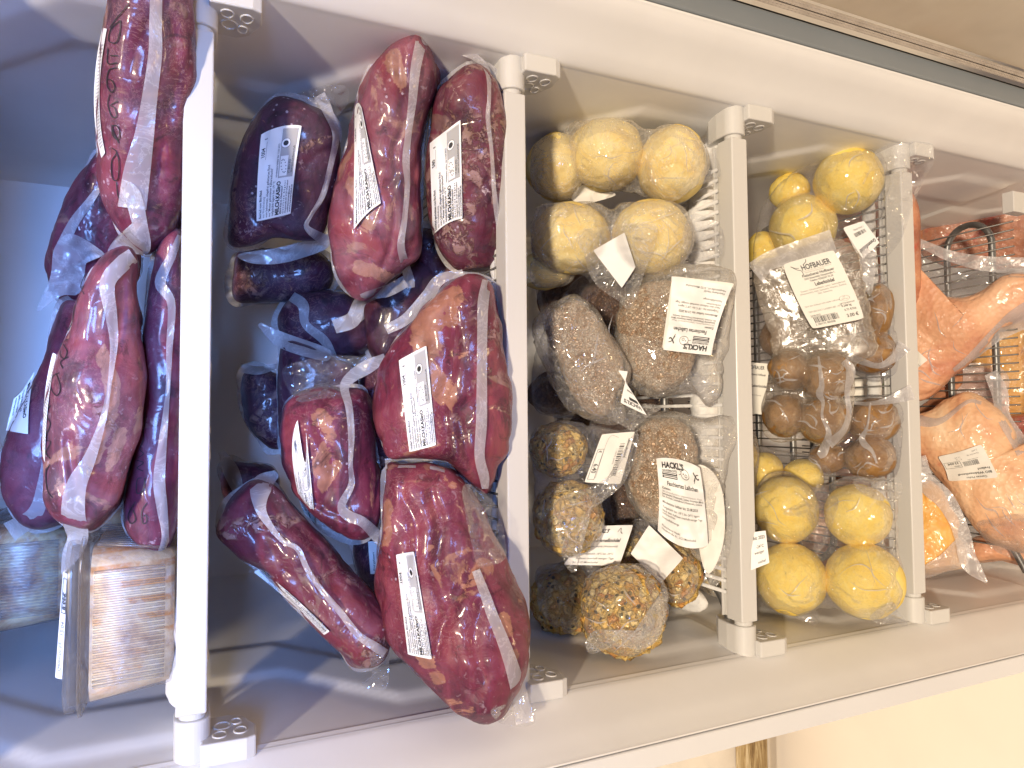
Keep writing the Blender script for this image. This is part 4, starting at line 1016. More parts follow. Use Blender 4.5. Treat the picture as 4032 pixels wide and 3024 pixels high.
darkpack((530, 1040), .24, [(488, 1000), (480, 1050), (500, 1100), (560, 1110), (600, 1060), (590, 1010), (540, 1000)], .03, 'small dark pack behind the slanting joint',
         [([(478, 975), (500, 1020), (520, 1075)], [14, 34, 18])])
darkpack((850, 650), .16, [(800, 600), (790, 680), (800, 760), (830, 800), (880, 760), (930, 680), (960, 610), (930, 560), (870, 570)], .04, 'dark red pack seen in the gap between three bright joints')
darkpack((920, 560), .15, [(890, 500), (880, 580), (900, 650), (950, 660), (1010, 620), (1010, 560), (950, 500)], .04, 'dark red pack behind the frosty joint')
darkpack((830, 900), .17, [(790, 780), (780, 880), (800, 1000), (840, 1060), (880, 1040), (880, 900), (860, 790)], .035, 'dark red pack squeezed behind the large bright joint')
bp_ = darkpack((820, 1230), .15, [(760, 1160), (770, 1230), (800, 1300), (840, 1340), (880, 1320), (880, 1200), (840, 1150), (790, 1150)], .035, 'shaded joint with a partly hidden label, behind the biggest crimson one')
Lb = Label(bp_, [(800, 1240), (795, 1170), (818, 1168), (822, 1240)], 1, .4, 'paper', lift=.003); Lb.text('Rind gefüttert', .1, .2, .1, .01); Lb.finish()
# ================================================================== third compartment
BG = 'bags of dumplings and patties in the freezer'
def bag(label, c, y0, cat='food bag', group=BG, name='food_bag'): return Item(name, label, cat, c, y0, group)
# -- pale dumplings, upper bag behind
c1 = bag('bag with a single pale dumpling tucked behind the top pair, against the second shelf trim', (1205, 365), .10)
c1.ball('dumpling', 1203, 362, 66, 70, mtl=M['dough'], pit=.0015)
c1.pillow('bag_film', [(1147, 330), (1165, 300), (1200, 288), (1260, 290), (1290, 350), (1262, 405), (1235, 432), (1190, 428), (1150, 405)], .010, M['bag'], balls=[(1203, 362, 66, 70)], amp=.0015, reg=False, extra=.0042, N=90, K=22)
c1.sheet('paper_slip', [(1235, 428), (1262, 398), (1300, 408), (1330, 420), (1300, 432), (1260, 440)], M['paper2'], lift=.006, amp=.002)
c2 = bag('clear bag with two pale yellow dumplings at the very top of the third level', (1375, 345), .055)
c2.ball('dumpling', 1307, 337, 84, 74, mtl=M['dough'], pit=.0018, amp=.0018)
c2.ball('dumpling', 1452, 358, 72, 80, mtl=M['dough'], pit=.0018, amp=.0018)
c2.pillow('bag_film', [(1212, 295), (1235, 268), (1308, 256), (1362, 257), (1395, 276), (1448, 267), (1495, 280), (1520, 305), (1532, 340), (1525, 378), (1478, 420), (1444, 436), (1405, 430), (1365, 418), (1312, 408), (1262, 396), (1232, 392), (1212, 350), (1206, 310)],
          .012, M['bag'], balls=[(1307, 337, 84, 74), (1452, 358, 72, 80)], amp=.0016, crease=.002, reg=False, extra=.0042, k=.006, sc_=30, N=150, K=34, Tb=.02)
c2.sheet('film_tail', [(1520, 300), (1540, 310), (1552, 345), (1556, 380), (1530, 392), (1505, 398), (1525, 350)], M['film'], lift=.002, amp=.003, sharp=.003, off=.012)
c3 = bag('bag with two pale dumplings and a blank white slip, below the top pair', (1320, 520), .06)
c3.ball('dumpling', 1234, 514, 84, 76, mtl=M['dough'], pit=.0018, amp=.0016)
c3.ball('dumpling', 1406, 514, 82, 79, mtl=M['dough'], pit=.0018, amp=.0016)
c3.pillow('bag_film', [(1148, 480), (1165, 442), (1235, 436), (1290, 437), (1322, 450), (1345, 436), (1410, 432), (1460, 440), (1492, 470), (1500, 520), (1480, 560), (1440, 595), (1400, 604), (1340, 600), (1290, 596), (1240, 594), (1180, 588), (1150, 560)],
          .012, M['bag_thick'], balls=[(1234, 514, 84, 76), (1406, 514, 82, 79)], amp=.0016, crease=.002, reg=True, extra=.0042, k=.007, sc_=30, N=150, K=34, Tb=.02)
c3.sheet('film_tail', [(1240, 505), (1300, 490), (1400, 480), (1420, 510), (1392, 590), (1376, 640), (1358, 670), (1338, 652), (1295, 622), (1272, 590), (1262, 550)], M['bag_thick'], lift=.004, off=.02, amp=.004, sharp=.004)
c3.sheet('film_tail', [(1485, 470), (1530, 470), (1562, 500), (1556, 555), (1520, 560), (1490, 600), (1470, 570)], M['film'], lift=.002, off=.01, amp=.004, sharp=.004)
L = Label(c3, [(1281, 541), (1349, 502), (1373, 577), (1343, 622)], 1, 1, 'paper', lift=.009, name='paper_slip', off=.024)
c3b = bag('pale dumpling low in the bag at the trim, half hidden under the slip pair', (1175, 600), .11)
c3b.ball('dumpling', 1175, 585, 55, 40, mtl=M['dough'], pit=.001)
c3b.pillow('bag_film', [(1148, 560), (1200, 560), (1240, 590), (1225, 615), (1180, 622), (1150, 612)], .008, M['bag'], balls=[(1175, 585, 55, 40)], amp=.001, reg=False, N=60, K=14)
# -- meat patties
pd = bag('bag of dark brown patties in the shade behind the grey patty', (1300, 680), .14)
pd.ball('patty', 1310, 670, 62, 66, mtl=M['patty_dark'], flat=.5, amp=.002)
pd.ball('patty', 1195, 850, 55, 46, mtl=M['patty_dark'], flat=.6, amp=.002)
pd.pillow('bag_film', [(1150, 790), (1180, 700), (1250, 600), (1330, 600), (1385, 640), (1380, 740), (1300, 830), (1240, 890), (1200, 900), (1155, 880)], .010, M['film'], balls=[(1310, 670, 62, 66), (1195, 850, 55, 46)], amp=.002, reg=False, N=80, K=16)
p1 = bag('slanting greyish brown patty in a loose clear bag, in the middle of the third level', (1265, 780), .075)
p1.pillow('patty', [(1180, 690), (1206, 664), (1243, 650), (1280, 674), (1312, 722), (1340, 770), (1347, 808), (1331, 851), (1325, 882), (1296, 898), (1263, 884), (1236, 851), (1211, 795), (1188, 742)],
          .030, M['patty'], amp=.002, sc_=60, e=.55)
p1.pillow('bag_film', [(1150, 705), (1170, 672), (1215, 648), (1245, 642), (1285, 664), (1318, 715), (1347, 768), (1356, 810), (1340, 860), (1345, 900), (1310, 912), (1250, 900), (1215, 870), (1180, 800), (1158, 750)],
          .035, M['bag_thick'], amp=.004, crease=.003, reg=False, N=110, K=24, e=.5)
p1.sheet('film_tail', [(1300, 885), (1345, 878), (1400, 872), (1428, 882), (1400, 900), (1368, 928), (1345, 920), (1318, 905)], M['bag_thick'], lift=.004, off=.02, amp=.005, sharp=.004)
L = Label(p1, [(1398, 898), (1340, 870), (1356, 802), (1335, 800)], 1.0, 1.4, 'paper', lift=.006, off=.03, rnd=.02)
L.text("HACKL'S", .1, .25, .2, .04, wmax=.8); L.rect(.1, .3, .6, .42); L.text('Bratwurst', .1, .7, .14, .02); L.finish()
p2 = bag('round brown patty under an upside down white label, near the frosted pipe', (1430, 720), .050)
p2.pillow('patty', [(1334, 700), (1340, 662), (1360, 636), (1388, 614), (1425, 606), (1470, 615), (1500, 660), (1508, 720), (1500, 780), (1488, 805), (1462, 832), (1421, 844), (1388, 832), (1362, 806), (1344, 760)],
          .034, M['patty'], amp=.002, sc_=60, e=.55)
p2.pillow('bag_film', [(1330, 690), (1345, 640), (1400, 590), (1450, 575), (1560, 580), (1592, 612), (1575, 700), (1560, 790), (1556, 850), (1530, 878), (1500, 850), (1460, 848), (1420, 856), (1380, 844), (1345, 800)],
          .034, M['bag'], amp=.004, crease=.003, N=120, K=26, e=.5, reg=False)
p2.sheet('film_tail', [(1470, 830), (1500, 800), (1540, 830), (1555, 862), (1535, 878), (1510, 858), (1470, 850)], M['film'], off=.02, lift=.003, amp=.005, sharp=.004)
L = Label(p2, [(1538, 767), (1430, 752), (1452, 596), (1587, 612)], .4, .4, 'paper2', lift=.008, off=.036, sm=10, name='label_back', bul=(0, 0, 0, .06))
butcher_label(p2, [(1536, 768), (1432, 756), (1450, 596), (1583, 618)], lift=.010, off=.036, sm=10, mtl='paper', wob=.003, bul=(0, -.05, 0, .04))
p3 = bag('big brown patty with a crumpled white label, lower right of the third level', (1440, 1010), .055)
p3.pillow('patty', [(1362, 985), (1375, 935), (1410, 908), (1455, 905), (1490, 930), (1508, 985), (1500, 1060), (1470, 1110), (1421, 1124), (1381, 1098), (1358, 1045)], .036, M['patty'], amp=.002, sc_=60, e=.55)
p3.pillow('bag_film', [(1352, 985), (1365, 930), (1400, 898), (1460, 892), (1520, 905), (1578, 900), (1592, 935), (1575, 1000), (1560, 1100), (1545, 1200), (1500, 1205), (1470, 1140), (1420, 1134), (1374, 1108), (1350, 1050)], .036, M['bag'], amp=.004, crease=.003, N=120, K=26, e=.5, reg=False)
p3.sheet('label_back', [(1500, 1010), (1535, 1015), (1560, 1060), (1566, 1140), (1555, 1200), (1530, 1240), (1512, 1195), (1505, 1100)], M['paper2'], lift=.002, off=.026, amp=.006, sharp=.003)
butcher_label(p3, [(1417, 990), (1512, 1010), (1530, 1178), (1420, 1146)], lift=.010, off=.034, sm=10, mtl='paper', wob=.006, bul=(-.05, .02, .12, .05))
p3.sheet('film_tail', [(1555, 1060), (1580, 1120), (1572, 1210), (1552, 1262), (1524, 1250), (1530, 1150)], M['bag'], lift=.002, off=.02, amp=.005, sharp=.004)
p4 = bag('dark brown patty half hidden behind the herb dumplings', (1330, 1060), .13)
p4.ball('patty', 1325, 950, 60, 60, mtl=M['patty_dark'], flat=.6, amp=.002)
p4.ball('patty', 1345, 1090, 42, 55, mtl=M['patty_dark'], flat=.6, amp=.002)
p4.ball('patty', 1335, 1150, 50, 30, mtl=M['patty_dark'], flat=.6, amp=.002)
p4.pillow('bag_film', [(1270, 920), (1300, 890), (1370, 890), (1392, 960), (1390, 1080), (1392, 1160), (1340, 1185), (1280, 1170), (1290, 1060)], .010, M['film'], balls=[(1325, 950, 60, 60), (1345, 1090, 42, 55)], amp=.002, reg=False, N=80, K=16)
# -- herb dumplings
h1 = bag('two bagged speckled dumplings with a 6.40 price sticker near the second shelf trim', (1225, 1050), .08)
h1.ball('dumpling', 1206, 972, 62, 58, off=-.01, mtl=M['herb'], amp=.0035, sc_=120)
h1.ball('dumpling', 1226, 1118, 72, 76, off=.0, mtl=M['herb'], amp=.0035, sc_=120)
h1.pillow('bag_film', [(1148, 960), (1160, 925), (1205, 908), (1260, 915), (1330, 930), (1372, 925), (1370, 980), (1330, 1050), (1305, 1085), (1304, 1130), (1285, 1180), (1240, 1205), (1190, 1190), (1155, 1140), (1150, 1050)], .012, M['film'],
          balls=[(1206, 972, 60, 58, -.01), (1226, 1118, 72, 76)], amp=.003, crease=.003, reg=True, k=.007, extra=.0040, N=130, K=30)
h1.sheet('film_tail', [(1195, 1090), (1230, 1066), (1290, 1045), (1340, 1000), (1372, 930), (1378, 960), (1350, 1040), (1300, 1085), (1258, 1120), (1252, 1180), (1244, 1236), (1222, 1222), (1206, 1165)], M['bag_thick'], lift=.006, off=.03, amp=.004, sharp=.004)
L = Label(h1, [(1372, 932), (1340, 1046), (1262, 1042), (1300, 938)], 1.6, 1.0, 'paper2', lift=.008, off=.026, wob=.002, rnd=.02)
L.bars(.35, .20, 1.35, .34, seed=3); L.text('1 100070 264006', .5, .41, .07, .0, 'ink2'); L.text('Semmelknödel', .2, .14, .10, .02, wmax=.8)
L.line([(.15, .45), (.15, .74), (1.45, .74)], .008, 'ink2'); L.text('6.40', .98, .91, .18, .02); L.text('€', .55, .90, .12, .01); L.frame(.5, .76, 1.5, .95, .012); L.finish()
h2 = bag('herb dumplings behind, with a white label reading upwards between two herb bags', (1290, 1210), .10)
h2.ball('dumpling', 1360, 1215, 60, 70, off=-.02, mtl=M['herb'], amp=.0035, sc_=120)
h2.ball('dumpling', 1218, 1296, 66, 72, off=.0, mtl=M['herb'], amp=.0035, sc_=120)
h2.pillow('bag_film', [(1160, 1260), (1170, 1225), (1230, 1210), (1290, 1150), (1360, 1130), (1415, 1150), (1430, 1215), (1400, 1290), (1300, 1340), (1240, 1372), (1190, 1350), (1160, 1310)], .012, M['film'], balls=[(1360, 1215, 60, 70, -.02), (1218, 1296, 66, 72)], amp=.003, crease=.002, reg=True, k=.007, extra=.0040, N=110, K=24)
L = Label(h2, [(1290, 1136), (1368, 1134), (1338, 1222), (1216, 1220)], 1.5, 1.2, 'paper', lift=.008, off=.035, wob=.003, rnd=.02)
L.text("HACKL'S", .05, .22, .16, .04, wmax=.6); L.line([(1.0, .2), (1.05, .08), (1.12, .2), (1.2, .25)], .02); L.rect(.05, .28, .45, .33); L.text('Semmelknödel', .35, .50, .15, .03, wmax=1.0)
L.text('Semmelwürfel (Weizenmehl)', .3, .66, .08, .01, wmax=1.1); L.text('Tiefgekühlt -18°C bis -24°C', .3, .88, .08, .01, wmax=1.0); L.text('Auftauen innerhalb weniger Tage', .2, 1.02, .08, .01, wmax=1.2); L.text('61, 2122 Münichsthal', .2, 1.14, .08, .01, wmax=.9); L.finish()
h3 = bag('front herb dumpling, round and speckled with green, in a knotted clear bag', (1350, 1310), .030)
h3.ball('dumpling', 1346, 1318, 90, 94, mtl=M['herb'], amp=.0045, sc_=130)
h3.pillow('bag_film', [(1255, 1290), (1270, 1245), (1310, 1222), (1360, 1215), (1410, 1228), (1440, 1270), (1444, 1330), (1425, 1380), (1385, 1412), (1340, 1414), (1300, 1398), (1270, 1408), (1268, 1370), (1254, 1340)], .010, M['film'],
          balls=[(1346, 1318, 90, 94)], amp=.002, crease=.003, reg=True, k=.004, extra=.0045, N=130, K=30)
h3.sheet('film_tail', [(1275, 1412), (1266, 1385), (1290, 1360), (1330, 1368), (1370, 1382), (1402, 1370), (1420, 1330), (1432, 1270), (1442, 1300), (1428, 1370), (1390, 1402), (1330, 1398)], M['bag_thick'], lift=.004, off=.02, amp=.004, sharp=.004)
h4 = bag('small herb dumpling with a blank white tag, beside the frosted pipe', (1445, 1210), .055)
h4.ball('dumpling', 1462, 1238, 52, 66, off=0, mtl=M['herb'], amp=.0035, sc_=130)
h4.pillow('bag_film', [(1362, 1150), (1372, 1120), (1410, 1122), (1460, 1150), (1500, 1200), (1512, 1245), (1495, 1290), (1455, 1308), (1425, 1290), (1400, 1250), (1370, 1200)], .022, M['film'], balls=[(1462, 1238, 52, 66)], amp=.003, crease=.003, reg=True, N=110, K=24)
L = Label(h4, [(1402, 1134), (1476, 1206), (1428, 1260), (1362, 1196)], 1, 1, 'paper', lift=.006, off=.024, name='blank_tag', wob=.002)

# ================================================================== fourth compartment
y1 = bag('clear bag of smooth yellow dumplings with a torn label, top of the fourth level', (1790, 440), .065)
YB = [(1832, 391, 73, 73), (1734, 492, 74, 76), (1706, 414, 46, 44, -.02), (1648, 545, 44, 50, -.01)]
for q in YB: y1.ball('dumpling', q[0], q[1], q[2], q[3], off=q[4] if len(q) > 4 else 0, mtl=M['dough_yellow'], amp=.0006, pit=.0006)
y1.pillow('bag_film', [(1630, 520), (1645, 450), (1690, 390), (1755, 352), (1850, 322), (1905, 330), (1920, 380), (1915, 440), (1890, 500), (1840, 560), (1760, 580), (1690, 590), (1632, 590)], .012, M['film'], balls=YB, amp=.0025, crease=.002, reg=True, k=.007, extra=.0042, N=140, K=32)
y1.sheet('film_tail', [(1890, 330), (1955, 308), (2015, 312), (2018, 350), (2000, 380), (1970, 450), (1945, 520), (1900, 560), (1895, 480), (1912, 400)], M['film'], lift=.002, off=.035, amp=.007, sharp=.005)
L = Label(y1, [(1851, 548), (1822, 492), (1866, 477), (1901, 525)][::1], 1.2, 1.0, 'paper', lift=.010, off=.03, rnd=.03)
L.finish()
L2_ = Label(y1, [(1900, 524), (1864, 560), (1820, 492), (1866, 477)], 1.3, 1.1, 'paper', lift=.013, off=.03, rnd=.05)
L2_.text('Grammelknödel', .08, .28, .19, .03, wmax=1.1); L2_.bars(.25, .66, .95, .80, seed=5); L2_.text('2 200560 004006', .2, .93, .09, .0, 'ink2', wmax=.8); L2_.finish()
k1 = bag('flat vacuum bag with a large white butcher label and four brown dumplings below it', (1760, 760), .045, name='vacuum_pack')
KB = [(1705, 800, 46, 44), (1786, 814, 56, 55), (1692, 898, 46, 50), (1780, 908, 55, 54)]
for q in KB: k1.ball('dumpling', *q, mtl=M['liver'], amp=.0014)
k1.pillow('vacuum_film', [(1626, 600), (1640, 566), (1700, 545), (1800, 515), (1850, 540), (1872, 620), (1885, 700), (1895, 760), (1850, 790), (1846, 850), (1840, 920), (1815, 960), (1775, 966), (1735, 950), (1690, 958), (1652, 940), (1645, 880), (1665, 800), (1660, 720), (1640, 660)],
          .006, M['pouch'], Tb=.006, balls=KB, amp=.0015, crease=.003, reg=True, k=.003, extra=.0022, N=170, K=38, sc_=35)
k1.ribbon('seam', [(1768, 770), (1775, 830), (1770, 850), (1778, 870), (1776, 900), (1790, 935), (1778, 975), (1768, 985)], [4, 12, 16, 8, 6, 12, 22, 14], M['seam'], lift=.004)
k1.ribbon('seam', [(1822, 780), (1838, 800), (1830, 850), (1834, 890), (1822, 930), (1790, 960)], [14, 20, 12, 12, 14, 22], M['seam'], lift=.003, off=.01)
k1.ribbon('film_edge', [(1630, 590), (1665, 562), (1720, 545), (1800, 520)], [50, 40, 46, 50], M['seam'], lift=.002)
L = Label(k1, [(1690, 571), (1801, 539), (1868, 688), (1755, 711)], 1.42, 1.85, 'paper2', lift=.009, off=.012, sm=8, rnd=.03, bul=(0, .03, 0, -.03), wob=.001)
L.text('HOFBAUER', .42, .30, .20, .02, wmax=.78); L.line([(.18, .12), (.30, .24), (.40, .30), (.42, .42)], .014); L.line([(.18, .12), (.26, .18), (.36, .22)], .012); L.line([(.50, .16), (.60, .10), (.62, .04)], .016)
L.rect(.42, .33, 1.18, .335, 'ink2'); L.text('Schmankerln seit Generationen', .46, .385, .04, 0, 'ink2')
L.text('Fleischerei Hofbauer', .36, .48, .10, .02, wmax=.84); L.text('2202 Enzersfeld, Hauptstraße 1,', .38, .555, .065, .015, wmax=.80); L.text('Telefon: 02262/67 32 20', .50, .63, .065, .015, wmax=.6)
L.text('Leberknödel', .58, .76, .13, .03, wmax=.5)
L.text('Zutaten: Schweinefleisch, Leber, Semmelbrösel', .16, .85, .065, 0, 'ink2', wmax=1.15); L.text('(Weizenmehl), Hefe, Speisesalz, Wasser), Zwiebel,', .12, .92, .065, 0, 'ink2', wmax=1.2); L.text('Salz, Gewürze', .55, .99, .065, 0, 'ink2')
L.text('Nach dem Auftauen nicht wieder einfrieren', .10, 1.26, .06, 0, 'ink2', wmax=.9); L.text('TIEFGEKÜHLT LAGERN BEI -18°C', .12, 1.42, .06, 0, 'ink2', wmax=.9)
L.text('24.08.2022', .12, 1.53, .06, .01); L.rect(.12, 1.545, .75, 1.552); L.bars(.16, 1.56, .80, 1.71, seed=9, n=30); L.text('2 200173 003008', .14, 1.78, .075, .01, wmax=.68)
L.disc(1.12, 1.24, .135, 'ink', .128, ry=.07); L.text('AT', 1.12, 1.22, .05, 0, 'ink2', align='C'); L.text('30077 EG', 1.12, 1.27, .04, 0, 'ink2', align='C')
L.text('NETTOGEWICHT', .95, 1.38, .05, .01); L.text('0.268 kg', .97, 1.45, .075, .015); L.text('0.75 €/Stk', 1.0, 1.56, .075, .01); L.text('3.00 €', 1.0, 1.73, .12, .02); L.finish()
k2 = bag('vacuum bag of two brown dumplings right beside the large butcher label', (1890, 720), .028, name='vacuum_pack')
KB = [(1884, 762, 54, 52), (1896, 672, 34, 62)]
for q in KB: k2.ball('dumpling', *q, mtl=M['liver'], amp=.0014)
k2.pillow('vacuum_film', [(1850, 600), (1880, 560), (1915, 600), (1930, 680), (1942, 740), (1948, 790), (1915, 822), (1870, 818), (1832, 790), (1838, 720), (1850, 660)], .008, M['film'], balls=KB, amp=.0015, crease=.003, reg=True, k=.003, extra=.0022, N=110, K=26)
k2.ribbon('seam', [(1830, 768), (1866, 782), (1900, 790), (1935, 770), (1955, 745)], [16, 14, 12, 20, 34], M['seam'], lift=.003, off=.014)
k2.sheet('film_fold', [(1858, 540), (1890, 530), (1890, 590), (1880, 640), (1862, 600)], M['seam'], off=.01)
k3 = bag('vacuum bag of three brown dumplings leaning on the fourth shelf trim', (1870, 950), .035, name='vacuum_pack')
KB = [(1886, 908, 56, 52), (1880, 988, 56, 50), (1790, 990, 42, 36, -.015)]
for q in KB: k3.ball('dumpling', q[0], q[1], q[2], q[3], off=q[4] if len(q) > 4 else 0, mtl=M['liver'], amp=.0014)
k3.pillow('vacuum_film', [(1746, 985), (1765, 958), (1820, 940), (1832, 880), (1860, 856), (1910, 856), (1948, 880), (1950, 940), (1946, 1010), (1925, 1042), (1880, 1046), (1830, 1035), (1790, 1030), (1758, 1020)], .008, M['film'], balls=KB, amp=.0015, crease=.003, reg=True, k=.003, extra=.0022, N=130, K=30)
k3.ribbon('seam', [(1838, 870), (1870, 872), (1905, 868), (1940, 858), (1972, 846)], [6, 8, 12, 24, 34], M['seam'], lift=.003, off=.012)
k3.ribbon('seam', [(1880, 870), (1874, 920), (1862, 950), (1884, 975), (1894, 1000)], [5, 5, 14, 8, 4], M['seam'], lift=.004)
y2 = bag('clear bag of four big shiny yellow dumplings, lowest in the fourth level', (1775, 1180), .035)
YB = [(1698, 1100, 72, 78), (1852, 1112, 70, 70), (1708, 1250, 78, 80), (1868, 1254, 82, 82)]
for q in YB: y2.ball('dumpling', *q, mtl=M['dough_yellow'], amp=.0006, pit=.0006)
y2.pillow('bag_film', [(1628, 1080), (1650, 1030), (1700, 1018), (1765, 1050), (1830, 1030), (1890, 1035), (1935, 1060), (1940, 1120), (1940, 1180), (1952, 1240), (1945, 1300), (1905, 1334), (1860, 1338), (1800, 1318), (1760, 1318), (1715, 1334), (1660, 1312), (1628, 1270), (1630, 1180)],
          .014, M['film'], balls=YB, amp=.003, crease=.003, reg=True, k=.008, extra=.0042, N=170, K=38, sc_=26)
y2.sheet('film_tail', [(1690, 1110), (1740, 1078), (1770, 1044), (1790, 1068), (1812, 1080), (1800, 1130), (1782, 1175), (1762, 1195), (1755, 1150), (1742, 1120)], M['film'], lift=.006, off=.03, amp=.006, sharp=.006)
y2.sheet('film_tail', [(1845, 1035), (1900, 1032), (1945, 1036), (1944, 1075), (1905, 1082), (1860, 1065)], M['bag'], lift=.004, off=.02, amp=.004, sharp=.004)
y2.sheet('film_tail', [(1880, 1330), (1925, 1300), (1940, 1320), (1962, 1352), (1930, 1345), (1900, 1348)], M['film'], lift=.002, off=.0, amp=.003, sharp=.004)
y2.sheet('film_tail', [(1720, 1330), (1760, 1318), (1770, 1335), (1765, 1350), (1740, 1345)], M['film'], lift=.002, off=.0, amp=.003, sharp=.004)
y3 = bag('yellow dumplings half hidden at the back behind the four shiny ones', (1700, 1030), .10)
YB = [(1650, 1020, 44, 46), (1735, 1030, 44, 40)]
for q in YB: y3.ball('dumpling', *q, mtl=M['dough_yellow'], amp=.0006)
y3.pillow('bag_film', [(1610, 990), (1640, 965), (1700, 975), (1780, 990), (1790, 1040), (1740, 1080), (1660, 1080), (1615, 1050)], .010, M['film'], balls=YB, amp=.002, reg=False, N=70, K=14)
L = Label(Item('paper_label', 'pale butcher label standing edge on beside the third shelf trim, next to the brown dumplings', 'label', (1640, 830), .10), [(1612, 782), (1663, 786), (1648, 896), (1606, 890)], 1, 2, 'paper2', drape=False, lift=0, name='label')
L.text('HOFBAUER', .1, .25, .2, .02, wmax=.7); L.text('Fleischerei Hofbauer', .1, .5, .13, .02, wmax=.8); L.text('Leberknödel', .3, .95, .14, .03); L.text('Zutaten: Schwein', .1, 1.3, .1, 0, 'ink2'); L.finish()
L = Label(Item('paper_label', 'torn white label with fine print beside the third shelf trim, above the last yellow dumplings', 'label', (1640, 1190), -.005), [(1624, 1150), (1654, 1146), (1662, 1216), (1622, 1232)], 1, 1.6, 'paper', drape=False, lift=0, name='label')
L.text('bis: 2023', .1, .35, .22, .02); L.text('-24°C', .3, .75, .2, .01); L.text('weniger', .2, 1.0, .18, .01); L.text('nsthal', .4, 1.45, .18, .01); L.finish()
g1 = Item('food_box', 'small white and green printed pack seen through the wires of the fourth shelf', 'box', (1905, 820), .085)
g1.pillow('carton', [(1820, 780), (1860, 772), (1960, 770), (1965, 870), (1880, 878), (1822, 870)], .012, M['paper2'], amp=.0005, e=.3, N=60, K=10)
g1.sheet('green_print', [(1905, 790), (1955, 785), (1958, 835), (1908, 838)], M['green'], lift=.001, amp=0, sharp=0)
L = Label(g1, [(1888, 832), (1888, 800), (1908, 800), (1908, 832)], 1, .6, 'paper', lift=.0015, rnd=.2); L.text('ipl', .3, .45, .5, .03); L.finish()

# ================================================================== lowest compartment: chicken
CG = 'vacuum packed raw chicken'
def chick(label, c, y0, outline, T, m, balls=(), **k):
    it = Item('chicken_pack', label, 'chicken pack', c, y0, CG); it.pillow('chicken_piece', outline, T, M[m], balls=balls, k=.008, amp=k.pop('amp', .003), **k); return it
e4 = chick('chicken pack with red wings lying between the thigh and the whole bird', (2080, 880), .13,
           [(1960, 900), (2000, 870), (2050, 820), (2100, 795), (2150, 800), (2180, 850), (2170, 900), (2100, 930), (2000, 940)], .03, 'chicken_r')
e4.sheet('film_fold', [(2082, 790), (2110, 784), (2150, 788), (2178, 812), (2176, 850), (2150, 882), (2112, 876), (2112, 850), (2050, 858), (2078, 830)], M['seam'], lift=.004, off=.02, amp=.004)
e1 = chick('large orange chicken thigh in vacuum film, upper piece right of the fourth shelf trim', (2090, 720), .075,
           [(1950, 620), (1976, 572), (1998, 600), (2018, 626), (2045, 641), (2085, 642), (2120, 628), (2160, 600), (2205, 588), (2280, 592), (2300, 640), (2260, 672), (2215, 690), (2160, 712), (2135, 745), (2095, 785), (2060, 815), (2024, 850), (1990, 866), (1960, 850), (1950, 720)],
           .040, 'chicken', balls=[(2070, 700, 95, 60), (1990, 800, 45, 60), (2200, 640, 60, 45)])
e1.sheet('film_pouch', [(1975, 545), (1978, 530), (2040, 552), (2110, 566), (2212, 562), (2260, 570), (2255, 600), (2160, 600), (2125, 625), (2085, 645), (2040, 641), (2012, 615), (1990, 580)], M['film'], lift=.002, off=.005, amp=.003, sharp=.004)
e1.ribbon('seam', [(1975, 520), (2010, 535), (2050, 552), (2105, 566), (2160, 572), (2240, 575)], [18, 20, 24, 30, 34, 36], M['seam'], lift=.004, off=.005)
e1.ribbon('seam', [(2260, 660), (2200, 690), (2150, 725), (2100, 770), (2060, 800)], [60, 50, 30, 18, 8], M['seam'], lift=.003)
L = Label(e1, [(1972, 748), (2004, 778), (1976, 800), (1964, 790)], 1, .6, 'paper2', lift=.004); L.text('Landwirtschaft', .3, .4, .14, 0, 'ink2'); L.finish()
e2 = chick('whole pale chicken in vacuum film with an upside down price label', (2120, 1010), .06,
           [(1962, 960), (1968, 905), (2010, 888), (2050, 862), (2090, 848), (2130, 862), (2170, 890), (2192, 930), (2200, 960), (2260, 945), (2300, 1000), (2300, 1150), (2240, 1195), (2180, 1188), (2130, 1165), (2090, 1120), (2050, 1060), (2000, 1000)],
           .045, 'chicken2', balls=[(2110, 925, 80, 60), (2190, 1060, 90, 90), (2020, 940, 50, 50)])
e2.ribbon('seam', [(2140, 805), (2160, 850), (2168, 900), (2195, 945), (2215, 975)], [30, 36, 30, 34, 40], M['seam'], lift=.002, off=.004)
e2.sheet('film_pouch', [(2110, 1130), (2150, 1120), (2200, 1110), (2250, 1120), (2260, 1190), (2200, 1205), (2160, 1196), (2130, 1170)], M['film'], lift=.005, off=.01, amp=.006, sharp=.005)
e2.ribbon('seam', [(1975, 905), (2010, 912), (2040, 905), (2090, 868), (2120, 870)], [26, 20, 12, 8, 8], M['seam'], lift=.004)
L = Label(e2, [(2158, 1032), (2048, 1040), (2024, 986), (2120, 958)], 1.7, 1.5, 'paper2', lift=.006, sm=8, bul=(0, -.05, -.05, 0), wob=.001, rnd=.05)
L.text('Ganzes Huhn', .35, -.0+.16, .13, .01, wmax=.9); L.text('BIO Wildmasthendl', .12, .36, .15, .02, wmax=1.3); L.text('Freiland', .12, .54, .14, .02)
L.bars(.42, .72, .98, .96, seed=11, n=28); L.text('00/ 00002 00000', .36, 1.03, .06, 0, 'ink2'); L.text('PREIS:', 1.12, .82, .09, .01); L.text('33.00€', 1.12, 1.0, .15, .02); L.frame(1.06, .70, 1.66, 1.05, .014)
L.text('€ / kg', .95, 1.14, .09, .0, 'ink2'); L.text('12.50', .95, 1.26, .10, .0, 'ink2'); L.text('Gewicht kg', .25, 1.24, .10, 0, 'ink2'); L.text('2.640', .25, 1.38, .10, 0, 'ink2'); L.finish()
